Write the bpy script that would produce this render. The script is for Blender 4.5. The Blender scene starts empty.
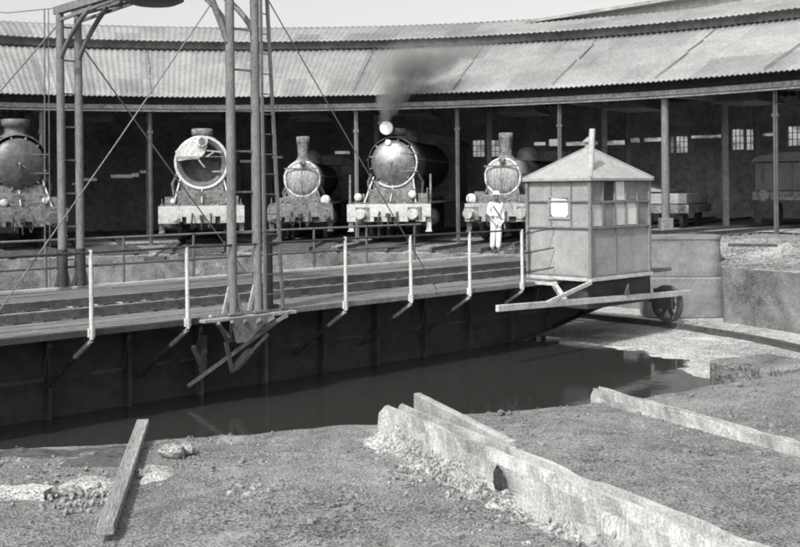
import bpy, bmesh, math, random
from mathutils import Vector, Matrix, Euler, noise
random.seed(7)
PI = math.pi
S = bpy.context.scene
# ------------------------------------------------------------ camera, light, exposure
EYE = 1.86
cam_d = bpy.data.cameras.new('camera'); cam = bpy.data.objects.new('camera', cam_d)
S.collection.objects.link(cam); S.camera = cam
cam_d.sensor_width = 36; cam_d.sensor_fit = 'HORIZONTAL'; cam_d.lens = 36*1100/800
cam_d.shift_y = -(273.5-189)/800; cam_d.clip_start = .05; cam_d.clip_end = 6000
cam.matrix_world = Matrix.Translation((0, 0, EYE)) @ Matrix.Rotation(PI/2, 4, 'X') @ Matrix.Rotation(-.01, 4, 'Z')
SUN_AZ = math.radians(208)      # compass-like: direction the sun stands in, clockwise from +Y
SUN_EL = math.radians(47)
w = bpy.data.worlds.new("World"); S.world = w; w.use_nodes = True
nt = w.node_tree; nt.nodes.clear()
sky = nt.nodes.new('ShaderNodeTexSky'); sky.sky_type = 'NISHITA'; sky.sun_disc = False
sky.sun_elevation = SUN_EL; sky.sun_rotation = SUN_AZ; sky.dust_density = 4.0; sky.air_density = 1.0
bw = nt.nodes.new('ShaderNodeRGBToBW'); bg = nt.nodes.new('ShaderNodeBackground'); wo = nt.nodes.new('ShaderNodeOutputWorld')
tint = nt.nodes.new('ShaderNodeMix'); tint.data_type = 'RGBA'; tint.blend_type = 'MULTIPLY'; tint.inputs[0].default_value = 1
tint.inputs[7].default_value = (1, .995, .985, 1)
nt.links.new(sky.outputs[0], bw.inputs[0]); nt.links.new(bw.outputs[0], tint.inputs[6])
nt.links.new(tint.outputs[2], bg.inputs[0]); nt.links.new(bg.outputs[0], wo.inputs[0]); bg.inputs[1].default_value = .15
sd = bpy.data.lights.new('sun', 'SUN'); sun = bpy.data.objects.new('sun', sd); S.collection.objects.link(sun)
sd.energy = 2.0; sd.angle = math.radians(.6); sd.color = (1, .985, .965)
sv = Vector((math.sin(SUN_AZ)*math.cos(SUN_EL), math.cos(SUN_AZ)*math.cos(SUN_EL), math.sin(SUN_EL)))
sun.rotation_euler = sv.to_track_quat('Z', 'Y').to_euler()
S.view_settings.view_transform = 'Standard'; S.view_settings.look = 'None'
S.view_settings.gamma = 1; S.view_settings.use_curve_mapping = False
S.view_settings.exposure = 0.82
S.cycles.filter_width = 2.0

# ------------------------------------------------------------ helpers
F = 1100.0; RL = .01
def at(px, py, z=None, d=None):
    X = px-400; Y = py-189
    x = X*math.cos(RL)-Y*math.sin(RL); y = Y*math.cos(RL)+X*math.sin(RL)
    if d is None: d = (EYE-z)*F/y
    return Vector((x/F*d, d, EYE-y/F*d))
CX, CY = -3.97, 18.35
U = Vector((.7088, .7054)); U.normalize(); N = Vector((-U.y, U.x)); TROT = math.atan2(U.y, U.x)
def toT(p):          # world -> turntable frame
    q = Vector((p[0]-CX, p[1]-CY)); return Vector((q.dot(U), q.dot(N), p[2] if len(p) > 2 else 0))
def fromT(u, n, z=0):
    q = U*u+N*n; return Vector((CX+q.x, CY+q.y, z))
def pol(r, t, z=0): return Vector((CX+r*math.sin(t), CY+r*math.cos(t), z))

MATS = {}
def mat(name, v, var=.25, scale=6, rough=.8, bump=.15, metal=0, coarse=.8, grain=60, spec=.4, stretch=(1, 1, 1), spots=None, bd=.02, gw=1.6):
    if name in MATS: return MATS[name]
    m = bpy.data.materials.new(name); m.use_nodes = True; n = m.node_tree; n.nodes.clear(); L = n.links
    out = n.nodes.new('ShaderNodeOutputMaterial'); b = n.nodes.new('ShaderNodeBsdfPrincipled'); L.new(b.outputs[0], out.inputs[0])
    tc = n.nodes.new('ShaderNodeTexCoord'); mp = n.nodes.new('ShaderNodeMapping'); mp.inputs['Scale'].default_value = stretch
    L.new(tc.outputs['Object'], mp.inputs[0])
    def nz(s, det=4):
        t = n.nodes.new('ShaderNodeTexNoise'); t.inputs['Scale'].default_value = s; t.inputs['Detail'].default_value = det
        t.inputs['Roughness'].default_value = .6; L.new(mp.outputs[0], t.inputs['Vector']); return t
    a, c, g = nz(scale), nz(scale*.18), nz(grain, 2)
    def mth(op, x, y, cl=False):
        q = n.nodes.new('ShaderNodeMath'); q.operation = op; q.use_clamp = cl
        for i, s in enumerate((x, y)):
            if isinstance(s, (int, float)): q.inputs[i].default_value = s
            else: L.new(s, q.inputs[i])
        return q.outputs[0]
    # value = v * (1 + var * weighted noises)
    s = mth('SUBTRACT', a.outputs[0], .5); s2 = mth('MULTIPLY', mth('SUBTRACT', c.outputs[0], .5), coarse)
    s3 = mth('MULTIPLY', mth('SUBTRACT', g.outputs[0], .5), gw)
    tot = mth('ADD', mth('ADD', s, s2), s3)
    val = mth('MULTIPLY', mth('ADD', mth('MULTIPLY', tot, var*5), 1.0), v)
    if spots:            # (scale, threshold, value): pale or dark flecks of the surface itself
        t = nz(spots[0], 6); r = n.nodes.new('ShaderNodeMapRange'); r.inputs[1].default_value = spots[1]; r.inputs[2].default_value = spots[1]+.05
        L.new(t.outputs[0], r.inputs[0]); mx = n.nodes.new('ShaderNodeMix'); mx.data_type = 'FLOAT'
        L.new(r.outputs[0], mx.inputs[0]); L.new(val, mx.inputs[2]); mx.inputs[3].default_value = spots[2]; val = mx.outputs[0]
    val = mth('MAXIMUM', val, v*.25); val = mth('MINIMUM', val, .9)
    cb = n.nodes.new('ShaderNodeCombineColor')
    L.new(val, cb.inputs[0]); L.new(mth('MULTIPLY', val, .995), cb.inputs[1]); L.new(mth('MULTIPLY', val, .985), cb.inputs[2])
    L.new(cb.outputs[0], b.inputs['Base Color'])
    b.inputs['Roughness'].default_value = rough; b.inputs['Metallic'].default_value = metal; b.inputs['Specular IOR Level'].default_value = spec
    if bump:
        bp = n.nodes.new('ShaderNodeBump'); bp.inputs['Strength'].default_value = min(1, bump*2); bp.inputs['Distance'].default_value = bd
        L.new(tot, bp.inputs['Height']); L.new(bp.outputs[0], b.inputs['Normal'])
    MATS[name] = m; return m

M_ground = mat('cinder_ground', .17, .30, 9, .95, .3, coarse=1.1, grain=75, gw=3.2, bd=.012, spots=(1.4, .63, .30))
M_yard = mat('yard_ground', .2, .35, 3, .95, .5, coarse=1.5, grain=14, gw=3, spots=(.9, .58, .36))
M_pitfloor = mat('pit_floor', .33, .28, 3, .95, .4, coarse=1.2, grain=22, gw=2.6, spots=(.8, .6, .5))
M_mud = mat('mud', .09, .3, 3, .6, .4, coarse=1)
M_conc = mat('concrete', .32, .2, 7, .95, .15, coarse=1.3, grain=80, gw=1.8, bd=.008, spots=(5, .64, .2))
M_pitwall = mat('pit_wall', .165, .3, 4, .9, .5, coarse=2.0, grain=34, gw=1.5, spots=(2.2, .64, .3))
M_patch = mat('pale_mortar', .42, .2, 10, .9, .5, spots=(9, .6, .25))
M_iron = mat('black_iron', .05, .3, 6, .55, .1, .2)
M_girder = mat('sooty_or_shaded_steel', .045, .3, 4, .7, .1)  # soot on the girders, painted shade on the lower strut ends
M_grey = mat('grey_iron', .1, .25, 7, .6, .1, .1)
M_mast = mat('mast_steel', .15, .22, 9, .65, .15, stretch=(1, 1, .3))
M_white = mat('whitewashed_steel', .44, .25, 9, .7, .2, spots=(9, .62, .2))
M_post = mat('handrail_paint', .5, .2, 9, .7, .1)
M_pale = mat('pale_strut', .27, .3, 9, .7, .1)
M_deck = mat('weathered_planks', .13, .35, 5, .9, .3, coarse=.9, stretch=(.4, 3, 1))
M_decklight = mat('pale_planks', .17, .3, 5, .9, .3, coarse=.9, stretch=(.4, 3, 1))
M_sleeper = mat('dark_sleepers', .08, .4, 6, .9, .3)
M_rail = mat('rail_steel', .10, .3, 8, .5, .1, .3)
M_roof = mat('corrugated_iron', .23, .12, 1.2, .7, .05, coarse=1.6, grain=8, stretch=(1, 1, 1))
M_roofdark = mat('roof_underside', .26, .3, 4, .9, .1)
M_fascia = mat('fascia_timber', .17, .25, 6, .8, .15, grain=22, gw=1.3)
M_shedwall = mat('sooty_wall', .5, .3, 4, .9, .2, grain=22, gw=1.3)
M_shedfloor = mat('shed_floor', .3, .3, 3, .95, .3)
M_cabin = mat('cabin_sheet', .27, .13, 5, .75, .15, grain=34, gw=1.9, coarse=1.2)
M_cabroof = mat('cabin_roof_sheet', .29, .12, 6, .75, .1, grain=34, gw=2.2)
M_batten = mat('cabin_batten', .17, .2, 9, .8, .1)
M_pane = mat('pale_pane', .5, .15, 6, .4, 0)
M_paper = mat('white_blind', .62, .05, 6, .8, 0)
M_darkpane = mat('dark_pane', .05, .2, 6, .2, 0)
M_tank = mat('tank_plate', .2, .2, 4, .8, .2, coarse=1.4, spots=(3, .66, .16))
M_col = mat('column_paint', .085, .25, 6, .7, .1, grain=22, gw=1.3)
M_smokebox = mat('polished_smokebox', .3, .35, 5, .4, .06, .75)
M_dirtybox = mat('dirty_smokebox', .1, .4, 5, .55, .15, .1, grain=22, gw=1.3)
M_palebox = mat('pale_smokebox', .3, .35, 6, .6, .1, .1, stretch=(2.5, 1, .6), grain=22, gw=1.3)
M_trim = mat('pale_trim', .48, .3, 9, .5, .05, grain=22, gw=1.3)
M_lens = mat('lamp_lens', .7, .05, 9, .15, 0)
M_frame = mat('loco_frame', .14, .5, 7, .7, .2, grain=22, gw=1.3)
M_cloth = mat('white_cloth', .82, .02, 9, .9, .1)
M_trous = mat('pale_trousers', .74, .02, 9, .9, .1)
M_skin = mat('skin', .2, .1, 9, .7, 0)
M_hair = mat('dark_felt', .04, .1, 9, .9, 0)
M_rope = mat('wire', .12, .1, 9, .6, 0)
M_stone = mat('pale_rubble', .28, .3, 8, .95, .4)
M_wagon = mat('wagon_paint', .27, .2, 5, .8, .1, grain=22, gw=1.3)
M_plank = mat('weathered_board', .26, .25, 6, .9, .3, stretch=(.2, 2.5, 2.5))
M_hole = mat('hollow_shade', .03, .3, 6, .95, .3)  # black that stands in for the shade inside a hollow

# water: dark, still, faintly rippled
def water_mat():
    m = bpy.data.materials.new('pit_water'); m.use_nodes = True; n = m.node_tree; b = n.nodes['Principled BSDF']
    b.inputs['Base Color'].default_value = (.03, .03, .028, 1); b.inputs['Roughness'].default_value = .06; b.inputs['Specular IOR Level'].default_value = .5
    t = n.nodes.new('ShaderNodeTexNoise'); t.inputs['Scale'].default_value = 4; tc = n.nodes.new('ShaderNodeTexCoord')
    n.links.new(tc.outputs['Object'], t.inputs['Vector'])
    bp = n.nodes.new('ShaderNodeBump'); bp.inputs['Strength'].default_value = .12; bp.inputs['Distance'].default_value = .02
    n.links.new(t.outputs[0], bp.inputs['Height']); n.links.new(bp.outputs[0], b.inputs['Normal']); return m
M_water = water_mat()
def glass_mat():
    m = bpy.data.materials.new('grimy_glass'); m.use_nodes = True; n = m.node_tree; n.nodes.clear()
    o = n.nodes.new('ShaderNodeOutputMaterial'); mx = n.nodes.new('ShaderNodeMixShader'); tr = n.nodes.new('ShaderNodeBsdfTransparent')
    df = n.nodes.new('ShaderNodeBsdfTranslucent'); df.inputs[0].default_value = (.5, .5, .48, 1)
    t = n.nodes.new('ShaderNodeTexNoise'); t.inputs['Scale'].default_value = 2.2
    tc = n.nodes.new('ShaderNodeTexCoord'); n.links.new(tc.outputs['Object'], t.inputs['Vector'])
    gm = n.nodes.new('ShaderNodeMath'); gm.operation = 'MULTIPLY_ADD'; gm.use_clamp = True; gm.inputs[1].default_value = 5; gm.inputs[2].default_value = -2.1; n.links.new(t.outputs[0], gm.inputs[0]); n.links.new(gm.outputs[0], mx.inputs[0]); n.links.new(tr.outputs[0], mx.inputs[1]); n.links.new(df.outputs[0], mx.inputs[2]); n.links.new(mx.outputs[0], o.inputs[0]); return m
M_glass = glass_mat()

class MB:
    def __init__(s): s.v = []; s.f = []; s.sm = []
    def add(s, vs, fs, smooth=False):
        o = len(s.v); s.v += [tuple(v) for v in vs]
        for f in fs: s.f.append([i+o for i in f]); s.sm.append(smooth)
        return s
    def box(s, c, d, R=None):
        c = Vector(c); h = Vector(d)/2
        vs = []
        for x in (-1, 1):
            for y in (-1, 1):
                for z in (-1, 1):
                    p = Vector((x*h.x, y*h.y, z*h.z)); p = (R @ p if R else p)+c; vs.append(p)
        return s.add(vs, [(0, 1, 3, 2), (4, 6, 7, 5), (0, 4, 5, 1), (2, 3, 7, 6), (0, 2, 6, 4), (1, 5, 7, 3)])
    def bb(s, a, b): a = Vector(a); b = Vector(b); return s.box((a+b)/2, [abs(b[i]-a[i]) for i in range(3)])
    def bar(s, p, q, w, h, up=(0, 0, 1), w2=None, h2=None):
        p = Vector(p); q = Vector(q); d = (q-p).normalized(); up = Vector(up)
        if abs(d.dot(up)) > .98: up = Vector((1, 0, 0))
        x = d.cross(up).normalized(); y = x.cross(d); w2 = w2 or w; h2 = h2 or h; vs = []
        for c, a, b in ((p, w, h), (q, w2, h2)):
            for i, j in ((-1, -1), (1, -1), (1, 1), (-1, 1)): vs.append(c+x*(i*a/2)+y*(j*b/2))
        return s.add(vs, [(3, 2, 1, 0), (4, 5, 6, 7), (0, 1, 5, 4), (1, 2, 6, 5), (2, 3, 7, 6), (3, 0, 4, 7)])
    def tube(s, pts, r, n=10, cap=True):
        pts = [Vector(p) for p in pts]; rs = r if isinstance(r, (list, tuple)) else [r]*len(pts); vs = []; fs = []
        d0 = (pts[1]-pts[0]).normalized(); ref = Vector((0, 0, 1)) if abs(d0.z) < .9 else Vector((1, 0, 0))
        x = d0.cross(ref).normalized()
        for i, p in enumerate(pts):
            d = (pts[min(i+1, len(pts)-1)]-pts[max(i-1, 0)]).normalized(); x = (x-d*x.dot(d)).normalized(); y = d.cross(x)
            for k in range(n):
                a = 2*PI*k/n; vs.append(p+(x*math.cos(a)+y*math.sin(a))*rs[i])
        for i in range(len(pts)-1):
            for k in range(n): fs.append((i*n+k, i*n+(k+1) % n, (i+1)*n+(k+1) % n, (i+1)*n+k))
        s.add(vs, fs, True)
        if cap: s.add(vs[:n], [tuple(range(n))[::-1]]); s.add(vs[-n:], [tuple(range(n))])
        return s
    def lathe(s, prof, o, ax, n=32, smooth=True):      # prof: (distance along axis, radius)
        o = Vector(o); ax = Vector(ax).normalized(); ref = Vector((0, 0, 1)) if abs(ax.z) < .9 else Vector((1, 0, 0))
        x = ax.cross(ref).normalized(); y = ax.cross(x); vs = []; fs = []
        for (h, r) in prof:
            for k in range(n): a = 2*PI*k/n; vs.append(o+ax*h+(x*math.cos(a)+y*math.sin(a))*r)
        for i in range(len(prof)-1):
            for k in range(n): fs.append((i*n+k, (i+1)*n+k, (i+1)*n+(k+1) % n, i*n+(k+1) % n))
        return s.add(vs, fs, smooth)
    def ell(s, c, r, n=12, m=8, R=None, jit=0):
        c = Vector(c); vs = []; fs = []
        for i in range(m+1):
            for k in range(n):
                a = PI*i/m; b = 2*PI*k/n; q = 1+random.uniform(-jit, jit)
                p = Vector((r[0]*math.sin(a)*math.cos(b), r[1]*math.sin(a)*math.sin(b), r[2]*math.cos(a)))*q
                vs.append((R @ p if R else p)+c)
        for i in range(m):
            for k in range(n): fs.append((i*n+k, (i+1)*n+k, (i+1)*n+(k+1) % n, i*n+(k+1) % n))
        return s.add(vs, fs, jit == 0)
    def stone(s, c, r):
        R = Euler((random.uniform(0, 6), random.uniform(0, 6), random.uniform(0, 6))).to_matrix()
        return s.ell(c, (r*random.uniform(.7, 1.2), r*random.uniform(.6, 1.1), r*random.uniform(.5, .9)), 6, 4, R, .18)
    def build(s, name, m, parent=None, bevel=0, sub=0):
        me = bpy.data.meshes.new(name); me.from_pydata(s.v, [], s.f); me.materials.append(m)
        me.polygons.foreach_set('use_smooth', s.sm); me.update()
        o = bpy.data.objects.new(name, me); S.collection.objects.link(o)
        if parent: o.parent = parent
        if bevel:
            b = o.modifiers.new('bevel', 'BEVEL'); b.width = bevel; b.segments = 2; b.limit_method = 'ANGLE'
        return o
def tag(o, label=None, cat=None, group=None, kind=None):
    for k, v in (('label', label), ('category', cat), ('group', group), ('kind', kind)):
        if v: o[k] = v
    return o
def empty(name, loc=(0, 0, 0), rz=0, **k):
    o = bpy.data.objects.new(name, None); S.collection.objects.link(o); o.location = loc; o.rotation_euler = (0, 0, rz); o.empty_display_size = .3
    return tag(o, **k)
def fbm(x, y, s=1, seed=0): return noise.fractal(Vector((x*s, y*s, seed)), 1.0, 2.0, 4)

# ------------------------------------------------------------ terrain, pit
def smooth(a, b, x): t = max(0, min(1, (x-a)/(b-a))); return t*t*(3-2*t)
NEARDIR = Vector((.37, -.93)).normalized()
def pitR(t):
    c = Vector((math.sin(t), math.cos(t))).dot(NEARDIR)
    if t > PI: t -= 2*PI
    return 13.5-1.97*smooth(-.1, .93, c)+.75*smooth(math.radians(57.6), math.radians(56.8), t)*smooth(-2.2, -1.7, t)
def gz(x, y):
    r = math.hypot(x-CX, y-CY); t = math.atan2(x-CX, y-CY)
    z = .28*smooth(17, 12, y)
    z += .42*smooth(.42, .52, t)*smooth(1.9, 1.3, t)*smooth(14.5, 17.5, r)
    return z
def ground():
    nT = 720
    rad = [0, .12, .3, .6, 1, 1.5, 2, 2.6, 3.3, 4, 5, 6, 7.5, 9, 11, 13, 16, 20, 26, 35, 60, 120, 300, 900, 3000]
    mb = MB(); vs = []
    for dr in rad:
        for k in range(nT):
            t = 2*PI*k/nT; R = pitR(t)+dr
            p = pol(R, t)
            z = gz(p.x, p.y)
            if dr < 60:
                a = .03*fbm(p.x, p.y, .9, 1)+.012*fbm(p.x, p.y, 5, 2)
                if dr < .2: R += .045*fbm(p.x, p.y, 1.6, 5); p = pol(R, t); a += -.02
                z += a
            vs.append((p.x, p.y, z))
    fs = [(i*nT+k, i*nT+(k+1) % nT, (i+1)*nT+(k+1) % nT, (i+1)*nT+k) for i in range(len(rad)-1) for k in range(nT)]
    mb.add(vs, fs, True)
    o = mb.build('ground', M_ground); tag(o, kind='structure')
    o.data.materials.append(M_yard)
    for i, pl in enumerate(o.data.polygons):
        c = pl.center
        if c.y > 15: pl.material_index = 1
    # pit wall: from the rim down
    mb = MB(); vs2 = []
    lev = [0, .18, .5, .9, 1.3, 1.8]
    for j, dz in enumerate(lev):
        for k in range(nT):
            x, y, z = vs[k]; t = 2*PI*k/nT
            off = -.02*j+.05*fbm(x*1.0, y+dz*3, 2.0, 9)
            vs2.append((x, y, z-dz) if j == 0 else (x-math.sin(t)*off, y-math.cos(t)*off, z-dz))
    fs = [(i*nT+k, (i+1)*nT+k, (i+1)*nT+(k+1) % nT, i*nT+(k+1) % nT) for i in range(len(lev)-1) for k in range(nT)]
    mb.add(vs2, fs, True); tag(mb.build('pit_wall', M_pitwall), kind='structure')
    # pit floor: ledge ring sloping to water
    rr = [1.0, 3, 5, 7, 8.2, 8.9, 9.4, 10, 10.7, 11.5, 12.3, 13, 14, 15.2]
    zz = [-1.7, -1.7, -1.65, -1.55, -1.47, -1.41, -1.385, -1.37, -1.36, -1.35, -1.34, -1.33, -1.32, -1.3]
    vs = []
    for r, z in zip(rr, zz):
        for k in range(nT):
            t = 2*PI*k/nT; p = pol(r, t, z); p.z += .025*fbm(p.x, p.y, .8, 3)+.008*fbm(p.x, p.y, 4, 4); vs.append(p)
    fs = [(i*nT+k, i*nT+(k+1) % nT, (i+1)*nT+(k+1) % nT, (i+1)*nT+k) for i in range(len(rr)-1) for k in range(nT)]
    o = MB().add(vs, fs, True).build('pit_floor', M_pitfloor); tag(o, kind='structure')
    o.data.materials.append(M_mud)
    for pl in o.data.polygons:
        c = pl.center; r = math.hypot(c.x-CX, c.y-CY)
        if r < 9.0+.9*fbm(c.x, c.y, .4, 8): pl.material_index = 1
    # pool
    vs = [pol(10.0, 2*PI*k/96, -1.395) for k in range(96)]
    tag(MB().add(vs, [tuple(range(96))[::-1]]).build('water', M_water), kind='structure')
    # floor of the shed
ground()
def shed_floor():
    nT = 160; t0, t1 = -1.7, 1.7; vs = []; rs = [20.6, 24, 28, 33.8]
    for r in rs:
        for k in range(nT+1):
            t = t0+(t1-t0)*k/nT; p = pol(r+(.35*fbm(math.sin(t)*9, math.cos(t)*9, 1, 2) if r < 21 else 0), t); p.z = gz(p.x, p.y)+.05; vs.append(p)
    n = nT+1
    fs = [(i*n+k, (i+1)*n+k, (i+1)*n+k+1, i*n+k+1) for i in range(len(rs)-1) for k in range(nT)]
    tag(MB().add(vs, fs).build('shed_floor', M_shedfloor), kind='structure')
shed_floor()

# ring rail on the pit ledge
mb = MB(); R0 = 12.0; n = 240
for (r0, r1, z0, z1) in ((R0-.035, R0+.035, -1.35, -1.22), (R0-.09, R0+.09, -1.35, -1.30)):
    vs = []
    for k in range(n):
        t = 2*PI*k/n
        for r, z in ((r0, z0), (r0, z1), (r1, z1), (r1, z0)): vs.append(pol(r, t, z))
    mb.add(vs, [(4*k+j, 4*((k+1) % n)+j, 4*((k+1) % n)+(j+1) % 4, 4*k+(j+1) % 4) for k in range(n) for j in range(4)])
tag(mb.build('pit_rail', M_rail), kind='structure')

# ------------------------------------------------------------ roundhouse
TH0, DTH = -.232, .177
RB, ZB = 20.2, 4.72
house = empty('roundhouse', (CX, CY, 0), label='curved engine shed with pale corrugated iron roof around the turntable pit', cat='engine shed')
def lp(r, t, z): return (r*math.sin(t), r*math.cos(t), z)
T0, T1 = -1.55, 1.55
def corr_sheet(name, r0, z0, r1, z1, m, amp=.024, pitch_a=.0088, nr=9, thick=.03, parent=house, dent=.02):
    nk = int((T1-T0)/pitch_a*4); vs = []; fs = []
    for lay in (0, 1):
        for j in range(nr+1):
            q = j/nr; r = r0+(r1-r0)*q
            for k in range(nk+1):
                t = T0+(T1-T0)*k/nk
                jag = .05*noise.noise(Vector((math.floor(k/16)*7.3, r0, 1))) if j == 0 else 0
                zz = z0+(z1-z0)*q + amp*math.sin(2*PI*k/4+.7) + dent*noise.noise(Vector((math.sin(t)*r*.5, math.cos(t)*r*.5, 3))) - lay*thick - .03*(int(q*2.999)-q*3)*0 + .022*(int(q*2.999))
                vs.append(lp(r+jag, t, zz))
    W = nk+1; H = nr+1
    for j in range(nr):
        for k in range(nk):
            a = j*W+k; fs.append((a, a+W, a+W+1, a+1)); b = a+W*H; fs.append((b, b+1, b+W+1, b+W))
    for k in range(nk):
        a = k; b = k+W*H; fs.append((a, a+1, b+1, b)); a = nr*W+k; b = a+W*H; fs.append((a, b, b+1, a+1))
    o_ = MB().add(vs, fs, True).build(name, m, parent)
    for q_ in (.20, .245, .185): o_.data.materials.append(mat('corrugated_iron_%d' % int(q_*1000), q_, .12, 1.2, .7, .05, coarse=1.6, grain=8))
    rs = random.Random(4); tone = {}
    for i_, pl in enumerate(o_.data.polygons):
        c_ = pl.center; t_ = math.atan2(c_.x, c_.y); r_ = math.hypot(c_.x, c_.y)
        key = (int((t_-T0)/.0396), int((r_-r0)/1.84)); 
        if key not in tone: tone[key] = rs.choice((0, 0, 0, 1, 1, 2, 3))
        pl.material_index = tone[key]
    return o_
corr_sheet('roof', 19.45, 5.10, 24.95, 7.36, M_roof)
corr_sheet('upper_roof', 24.45, 7.66, 28.4, 8.72, M_roof)
corr_sheet('rear_roof', 28.35, 8.72, 34.3, 5.5, M_roof)
def ring(name, r0, r1, z0, z1, m, parent=house, n=180, t0=T0, t1=T1):
    vs = []
    for k in range(n+1):
        t = t0+(t1-t0)*k/n
        for r, z in ((r0, z0), (r0, z1), (r1, z1), (r1, z0)): vs.append(lp(r, t, z))
    fs = [(4*k+j, 4*(k+1)+j, 4*(k+1)+(j+1) % 4, 4*k+(j+1) % 4) for k in range(n) for j in range(4)]
    fs += [(0, 1, 2, 3), (4*n+3, 4*n+2, 4*n+1, 4*n)]
    return MB().add(vs, fs).build(name, m, parent)
M_fasc2 = mat('pale_fascia', .42, .25, 6, .8, .1, grain=22, gw=2)
ring('fascia_beam', RB-.12, RB+.12, ZB-.02, ZB+.13, M_fasc2)
ring('gutter', 20.0, 20.06, ZB-.11, ZB-.06, M_fasc2)
ring('clerestory', 24.95, 25.05, 7.2, 7.75, M_roofdark)
ring('eaves_shade_band', 20.25, 20.3, ZB+.17, 5.36, M_iron)  # black strip standing in for the shadow band below the roof edge
# radial roof flashings, broken in places
for k in range(-4, 9):
    t = TH0+DTH*k; mb = MB()
    q = 0.02
    while q < .98:
        l = random.uniform(.18, .5); g = random.uniform(.01, .05)
        a = q; b = min(q+l, .99)
        pa = Vector(lp(19.45+5.5*a, t+random.uniform(-.0015, .0015), 5.10+2.26*a+.075)); pb = Vector(lp(19.45+5.5*b, t+random.uniform(-.0015, .0015), 5.10+2.26*b+.075))
        mb.bar(pa, pb, random.uniform(.018, .034), .02); q = b+g
    mb.build('roof_seam', M_frame, house)
# columns, rafters, tie beams
for k in range(-6, 10):
    t = TH0+DTH*k; thick = .24 if k == 5 else .13
    p = lp(RB, t, 0); wz = gz(CX+p[0], CY+p[1])-.05
    if k == 5:
        mb = MB().tube([(p[0], p[1], wz), (p[0], p[1], ZB-.04)], [thick/2*1.15, thick/2*.95], 12)
        c = mb.build('column', M_mast, house); MB().bb((p[0]-.2, p[1]-.2, wz-.1), (p[0]+.2, p[1]+.2, wz+.5)).build('column_base', M_mast, c, bevel=.03)
    else:
        R = Matrix.Rotation(-t, 3, 'Z'); mb = MB()
        mb.box((p[0], p[1], (wz+ZB-.04)/2), (thick, .05, ZB-.04-wz), R); mb.box((p[0], p[1], (wz+ZB-.04)/2), (.04, thick, ZB-.04-wz-.004), R)
        mb.box((p[0], p[1], 3.9), (thick+.06, .09, .1), R)
        c = mb.build('column', M_mast if k in (-1, 1, 2) else M_col, house)
    for (ri, zi) in ((25.2, 7.3), (28.4, 8.5)):
        q = lp(ri, t, 0); MB().bar((q[0], q[1], 0), (q[0], q[1], zi), .2, .2, (0, 1, 0)).build('inner_column', M_roofdark, house)
    mb = MB(); mb.bar(lp(20.4, t, 5.3), lp(24.8, t, 7.12), .12, .2); mb.bar(lp(20.4, t, 4.76), lp(28.2, t, 4.95), .12, .2)
    mb.bar(lp(25.3, t, 7.4), lp(28.2, t, 8.4), .12, .2); mb.bar(lp(28.5, t, 8.4), lp(34, t, 5.25), .12, .2)
    mb.bar(lp(22.5, t, 4.9), lp(24.8, t, 7.0), .1, .1)
    mb.build('roof_truss', M_roofdark, house)
for k in range(-5, 8):
    t = TH0+DTH*(k+.5)
    mb = MB(); R_ = Matrix.Rotation(-t, 3, 'Z'); c_ = Vector(lp(22.3, t, 0)); vs = []
    for (hx_, hy_, z_) in ((.75, 1.1, 4.45), (.25, .3, 5.1), (.22, .22, 6.1)):
        for sx, sy in ((-1, -1), (1, -1), (1, 1), (-1, 1)): vs.append(c_+R_ @ Vector((sx*hx_, sy*hy_, 0))+Vector((0, 0, z_)))
    mb.add(vs, [(4*j+i, 4*j+(i+1) % 4, 4*j+4+(i+1) % 4, 4*j+4+i) for j in range(2) for i in range(4)]); mb.build('smoke_hood', M_fascia, house)
ring('purlin', 22.5, 22.62, 6.0, 6.18, M_roofdark)
# back wall with openings (theta a..b, z0..z1)
RW = 34.0
def th_at(px, z):        # angle at which the back wall is crossed by that image column
    x = (px-400)/F; best = None
    for i in range(2000):
        d = 30+i*.02; r = math.hypot(x*d-CX, d-CY)
        if r > RW: return math.atan2(x*d-CX, d-CY)
    return 1.2
def dz(px, py):
    x = (px-400)/F
    for i in range(3000):
        d = 30+i*.02
        if math.hypot(x*d-CX, d-CY) > RW: return at(px, py, d=d).z
ops = []
for (x0, x1, y0, y1, kind) in ((473, 485, 140, 157, 'win'), (487, 500, 140, 157, 'win'), (534, 546, 142, 145.5, 'gap'), (549, 562, 139, 146, 'gap'), (566, 598, 141.5, 145.5, 'gap'),
                               (601, 627, 140.5, 145, 'gap'), (629, 640, 138, 142.5, 'gap'), (644, 664, 137.5, 141.5, 'gap'), (670, 674, 136, 153, 'win'), (676, 688, 136, 153, 'win'),
                               (691, 727, 135, 138, 'gap'), (732, 744, 129, 150, 'win'), (746, 760, 129, 150, 'win'), (763, 774, 133, 136, 'gap'), (788, 802, 126, 146, 'win'),
                               (72, 79, 183, 185, 'gap'), (84, 97, 178, 181, 'gap'), (111, 132, 174.5, 178, 'gap'), (132, 139, 173, 177, 'gap'), (140, 151, 170.5, 173, 'gap'), (237, 258, 160, 162.5, 'gap'), (262, 283, 156, 158.5, 'gap'), (335, 350, 151, 154, 'gap')):
    xm = (x0+x1)/2
    ops.append((th_at(x0, 0), th_at(x1, 0), dz(xm, y1), dz(xm, y0), kind))
ops.sort()
mb = MB()
def wseg(a, b, z0, z1):
    if b-a < 1e-5 or z1-z0 < 1e-4: return
    n = max(1, int((b-a)/.03))
    for i in range(n):
        p, q = a+(b-a)*i/n, a+(b-a)*(i+1)/n; vs = []
        for r in (RW, RW+.22):
            for t in (p, q):
                for z in (z0, z1): vs.append(lp(r, t, z))
        mb.add(vs, [(0, 1, 3, 2), (4, 6, 7, 5), (0, 4, 5, 1), (2, 3, 7, 6), (0, 2, 6, 4), (1, 5, 7, 3)])
cur = T0
for a, b, z0, z1, k in ops:
    if a < cur: a = cur
    wseg(cur, a, -.3, 5.55); wseg(a, b, -.3, z0); wseg(a, b, z1, 5.55); cur = b
wseg(cur, T1, -.3, 5.55)
mb.build('back_wall', M_shedwall, house)
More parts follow.
